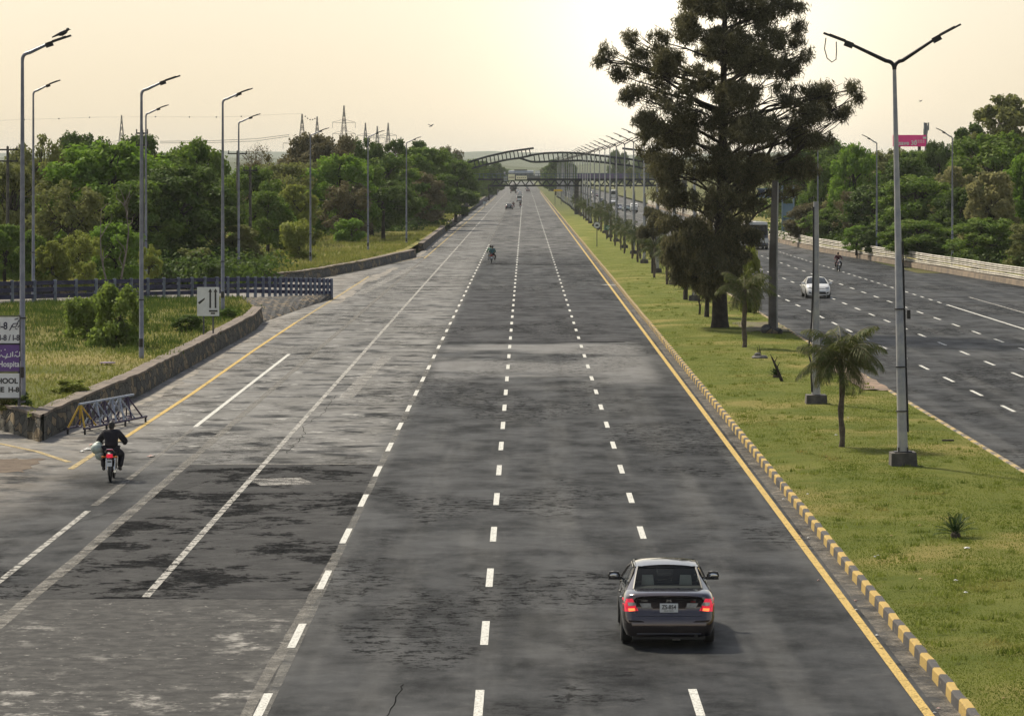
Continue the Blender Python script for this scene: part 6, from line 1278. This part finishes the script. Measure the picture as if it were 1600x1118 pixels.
motorbike('motorbike with a glowing red tail light heading away at far left', (g.x, g.y-.3, 0), rzb, (.30, .02, .02)); J = ride(wide=1.15)
person('person in loose black clothes riding the near motorbike away from us', (g.x, g.y-.3, 0), rzb, J, M_blk, M_blk, 'riders', loose=1.4)
b = MB(); b.ell((0, 0, 0), (.20, .17, .17), 14, 10); b.ell((.05, .0, -.17), (.13, .12, .16), 12, 8); b.ell((.02, 0, .1), (.12, .1, .1), 10, 6)
rnd = random.Random(2); b.v = [tuple(Vector(v)*(1+.10*noise.noise(Vector(v)*14))) for v in b.v]; bg = b.build('body', pm('pale_green_plastic', (.42, .50, .44), (.33, .40, .36), 6, .45, 0, .4, .02), None, True)
t = thing('plastic_bag', 'pale green plastic bag hanging at the left side of the near rider', 'bag', (g.x-.42, g.y+.35, .92)); bg.parent = t; b = MB(); b.tube([(.02, 0, .15), (.14, .3, .2), (.2, .55, .16)], .012, 5); b.build('handle', MAT['pale_green_plastic'], t)
g = G(768, 411); motorbike('red motorbike carrying two people in the middle of the left carriageway', (g.x, g.y-.3, 0), R(1), (.40, .03, .03), False)
gc = pm('light_green_cloth', (.22, .36, .24), (.17, .28, .19), 5, .9); tc_ = pm('dark_teal_cloth', (.03, .09, .10), (.05, .14, .15), 5, .9); wcl = pm('white_cloth', (.5, .5, .47), (.4, .4, .38), 5, .9); mcl = pm('maroon_cloth', (.09, .02, .03), (.06, .015, .02), 5, .9)
J = ride(.12, .05); person('person in light green steering the red motorbike', (g.x-.08, g.y-.3, 0), R(1), J, gc, wcl, 'riders'); J = ride(-.26, .0, .9)
for s_, x in (('l', -1), ('r', 1)): J['ha'+s_] = (x*.2, .62, 1.0)
person('passenger in dark teal seated behind the rider in light green', (g.x+.06, g.y-.3, 0), R(-3), J, tc_, M_blk, 'riders')
for px, py, lab, lab2, c_ in ((802, 326, 'distant motorbike right beside the black car', 'distant rider in maroon beside the black car', mcl), (813, 325, 'distant motorbike below the white van', 'distant rider in black below the white van', M_blk)):
    g = G(px, py); motorbike(lab, (g.x, g.y, 0), 0, (.3, .02, .02), False); person(lab2, (g.x, g.y, 0), 0, ride(), c_, M_blk, 'riders')
g = G(1310.5, 424); motorbike('oncoming motorbike with a maroon-clad rider near the guard rail', (g.x, g.y+1.8, 0), math.pi+R(3), (.35, .03, .05), False); J = ride(); person('rider in dark maroon coming toward us near the guard rail', (g.x, g.y+1.8, 0), math.pi+R(3), J, mcl, M_blk, 'riders')
g = G(757, 324.5); J = dict(pel=(0, 0, .95), che=(0, .02, 1.32), nec=(0, .03, 1.48), hea=(0, .05, 1.62), shl=(-.19, .02, 1.42), shr=(.19, .02, 1.42), ell=(-.26, -.06, 1.15), elr=(.26, .08, 1.15), hal=(-.27, .02, .90), har=(.27, .22, .93), hpl=(-.1, 0, .92), hpr=(.1, 0, .92), knl=(-.11, .14, .52), knr=(.11, -.04, .50), anl=(-.1, .2, .09), anr=(.11, -.26, .13), tol=(-.1, .38, .04), tor=(.11, -.12, .05))
person('pedestrian in pale shirt and white trousers walking by the far purple wall', (g.x, g.y, 0), 0, J, pm('pale_blue_cloth', (.38, .44, .48), None, 5, .9), wcl, 'pedestrians')
# ================================================================ TRESTLE BARRIER
A, B_ = G(131, 679), G(229, 659); ax = (B_-A); L_ = ax.length; ax.normalize(); sd = Vector((-ax.y, ax.x, 0)); t = thing('trestle_barrier', 'lattice trestle barrier painted purple, white and yellow beside the stone wall', 'barrier', A); Hh = .80; Wd = .62
M_tp = pm('dark_purple_paint', (.035, .022, .06), (.05, .035, .07), 3, .6); M_tw = pm('pale_blue_white_paint', (.38, .42, .48), (.22, .25, .32), 3, .6); M_ty = pm('yellow_barrier_paint', (.6, .38, .03), (.45, .28, .03), 3, .6)
z = Vector((0, 0, 1)); bot0, bot1, top = (lambda s_: ax*s_+z*.20-sd*.0), (lambda s_: ax*s_+z*.20+sd*Wd), (lambda s_: ax*s_+z*(.20+Hh)+sd*Wd/2)
for nm, f, a, c in (('bottom_rail', bot0, 0, L_), ('bottom_rail', bot1, 0, L_), ('top_rail', top, .35, L_-.5)): b = MB(); b.tube([f(a), f(c)], .042, 6); b.build(nm, M_tp if nm[0] == 'b' else M_tw, t)
N = 7
for i in range(N):
    s0, s1 = .35+(L_-.85)*i/N, .35+(L_-.85)*(i+1)/N; mt = M_ty if i == 0 else (M_tw if i in (2, 4, 5) else M_tp)
    for f in (bot0, bot1): b = MB(); b.tube([f(max(0, s0-.25)), top(s0+.1)], .035, 5); b.tube([top(s0+.1), f(s1+.1)], .03, 5); b.build('brace', mt, t)
    b = MB(); b.tube([bot0(s0), bot1(s1)], .025, 5); b.build('cross_tie', M_tp, t)
for s_ in (.1, L_*.35, L_*.65, L_-.1):
    for f in (bot0, bot1): b = MB(); b.tube([f(s_), f(s_)-z*.2], .04, 6); b.build('foot', M_dark, t)
# ================================================================ LITTER AND SMALL THINGS
rnd = random.Random(12)
def scrap(label, px, py, s_, mt, z_=.0, group=None, name='litter_scrap'):
    g = G(px, py, z_); b = MB(); n = 7; pts = [(s_*rnd.uniform(.6, 1)*math.cos(k*6.28/n), s_*.7*rnd.uniform(.6, 1)*math.sin(k*6.28/n), rnd.uniform(.0, .5)*s_*.5+.012) for k in range(n)]
    b.add([(0, 0, s_*.35+.02)]+pts+[(0, 0, .0)], [(0, k+1, (k+1) % n+1) for k in range(n)]+[(n+1, (k+1) % n+1, k+1) for k in range(n)]); o = b.build(name, mt, off=g); return tag(o, label, 'litter', group)
M_lit = pm('white_litter', (.62, .62, .6), (.45, .45, .43), 5, .6); M_leaf = pm('dry_leaf', (.42, .33, .12), (.3, .2, .08), 5, .8); M_redl = pm('reddish_litter', (.28, .10, .08), (.5, .45, .42), 9, .7)
scrap('crumpled white and blue scrap on the lawn below the cycad', 1511, 857, .10, M_lit, .26)
scrap('white rubbish bag by the yellow line junction at far left', 137, 703, .22, M_lit); scrap('dark and white rag lying near the yellow line junction', 144, 696, .16, M_redl); scrap('reddish torn paper on the road right of the motorbike', 236, 714, .18, M_redl); scrap('second white scrap left of the near motorbike', 128, 706, .14, M_lit)
for px, py in ((1437, 821), (1393, 837), (1438, 905), (1493, 907), (1509, 926), (1568, 1091), (1367, 870), (1372, 868), (1262, 772), (1306, 680), (1291, 713), (1307, 716), (1289, 694), (1412, 655), (1325, 653)):
    scrap('small pale dry leaf lying on the median lawn', px, py, rnd.uniform(.04, .07), M_leaf if rnd.random() < .6 else M_lit, .26, 'scraps on the median lawn', 'dry_leaf')
for px, py in ((1224, 780), (1250, 838), (1263, 841), (1279, 907), (1337, 939), (1338, 953), (1370, 993), (1460, 1114), (1467, 1107)):
    scrap('small pale scrap on the asphalt by the painted kerb', px, py, rnd.uniform(.04, .06), M_lit if rnd.random() < .7 else M_redl, 0, 'scraps along the kerb')
p = vA(.2, .35); g = G(168, 567, .85); b = MB(); b.lathe((0, 0, 0), (0, 0, 1), [(0, .34), (.03, .36), (.05, .2)], 14); o = b.build('plastic_sheet', pm('violet_plastic', (.16, .10, .17), (.1, .07, .11), 4, .5), off=g); tag(o, 'flat violet disc of plastic lying in the verge grass', 'litter')
b = MB(); b.box((0, 0, .03), (.38, .10, .05)); o = b.build('stick', M_bark, off=G(1481, 689, .27)); tag(o, 'short dark stick on the lawn right of the nearest twin lamp', 'stick')
b = MB(); rows = []
for i in range(7): rows.append([(-.9+1.8*j/8+.1*math.sin(i*3+j), -2.4+4.8*i/6+.3*math.sin(j*2), .008) for j in range(9)])
b.grid(rows); kind(b.build('pothole', pm('brown_earth', (.07, .045, .03), (.12, .09, .06), 1.5, .95, 0, .8, .05, obj=False), off=G(6, 727)), 'structure')
b = MB(); rows = []
for i in range(7): rows.append([(-1.6+3.6*j/8+.2*math.sin(i*3+j), -6+12*i/6+.5*math.sin(j*2), .28-.015*abs(j-4)) for j in range(9)])
b.grid(rows); g = G(1170, 517); kind(b.build('soil_and_shade', pm('median_tree_shade', (.085, .06, .035), (.12, .12, .04), .9, .95, 0, .8, .05, obj=False), off=(g.x, g.y, 0)), 'structure')  # brown patch beside the trunk: the casuarina's shade put into the colour
b = MB(); rows = []
for i in range(9): rows.append([(-.5+1.1*j/6+.12*math.sin(i*3+j), -8+17*i/8, .225+.03*math.sin(j+i)) for j in range(7)])
b.grid(rows); kind(b.build('soil_and_shade', pm('brick_rubble', (.26, .18, .13), (.13, .10, .07), 1.6, .95, 0, .9, .06, obj=False), off=(12.55*S, 47600/(598-CY), 0)), 'structure')
# ================================================================ HAZE
b = MB(); b.box((0, 7000, 39), (30000, 15600, 82)); hz = b.build('haze', None); kind(hz, 'stuff'); hz['label'] = 'pale warm air haze thickening toward the hills'
s = NT('air_haze'); v = s.n('ShaderNodeVolumePrincipled'); v.inputs['Color'].default_value = (.80, .86, .86, 1); v.inputs['Density'].default_value = .65e-4; v.inputs['Anisotropy'].default_value = .2
s.t.links.new(v.outputs[0], s.out.inputs['Volume']); hz.data.materials.append(s.m)
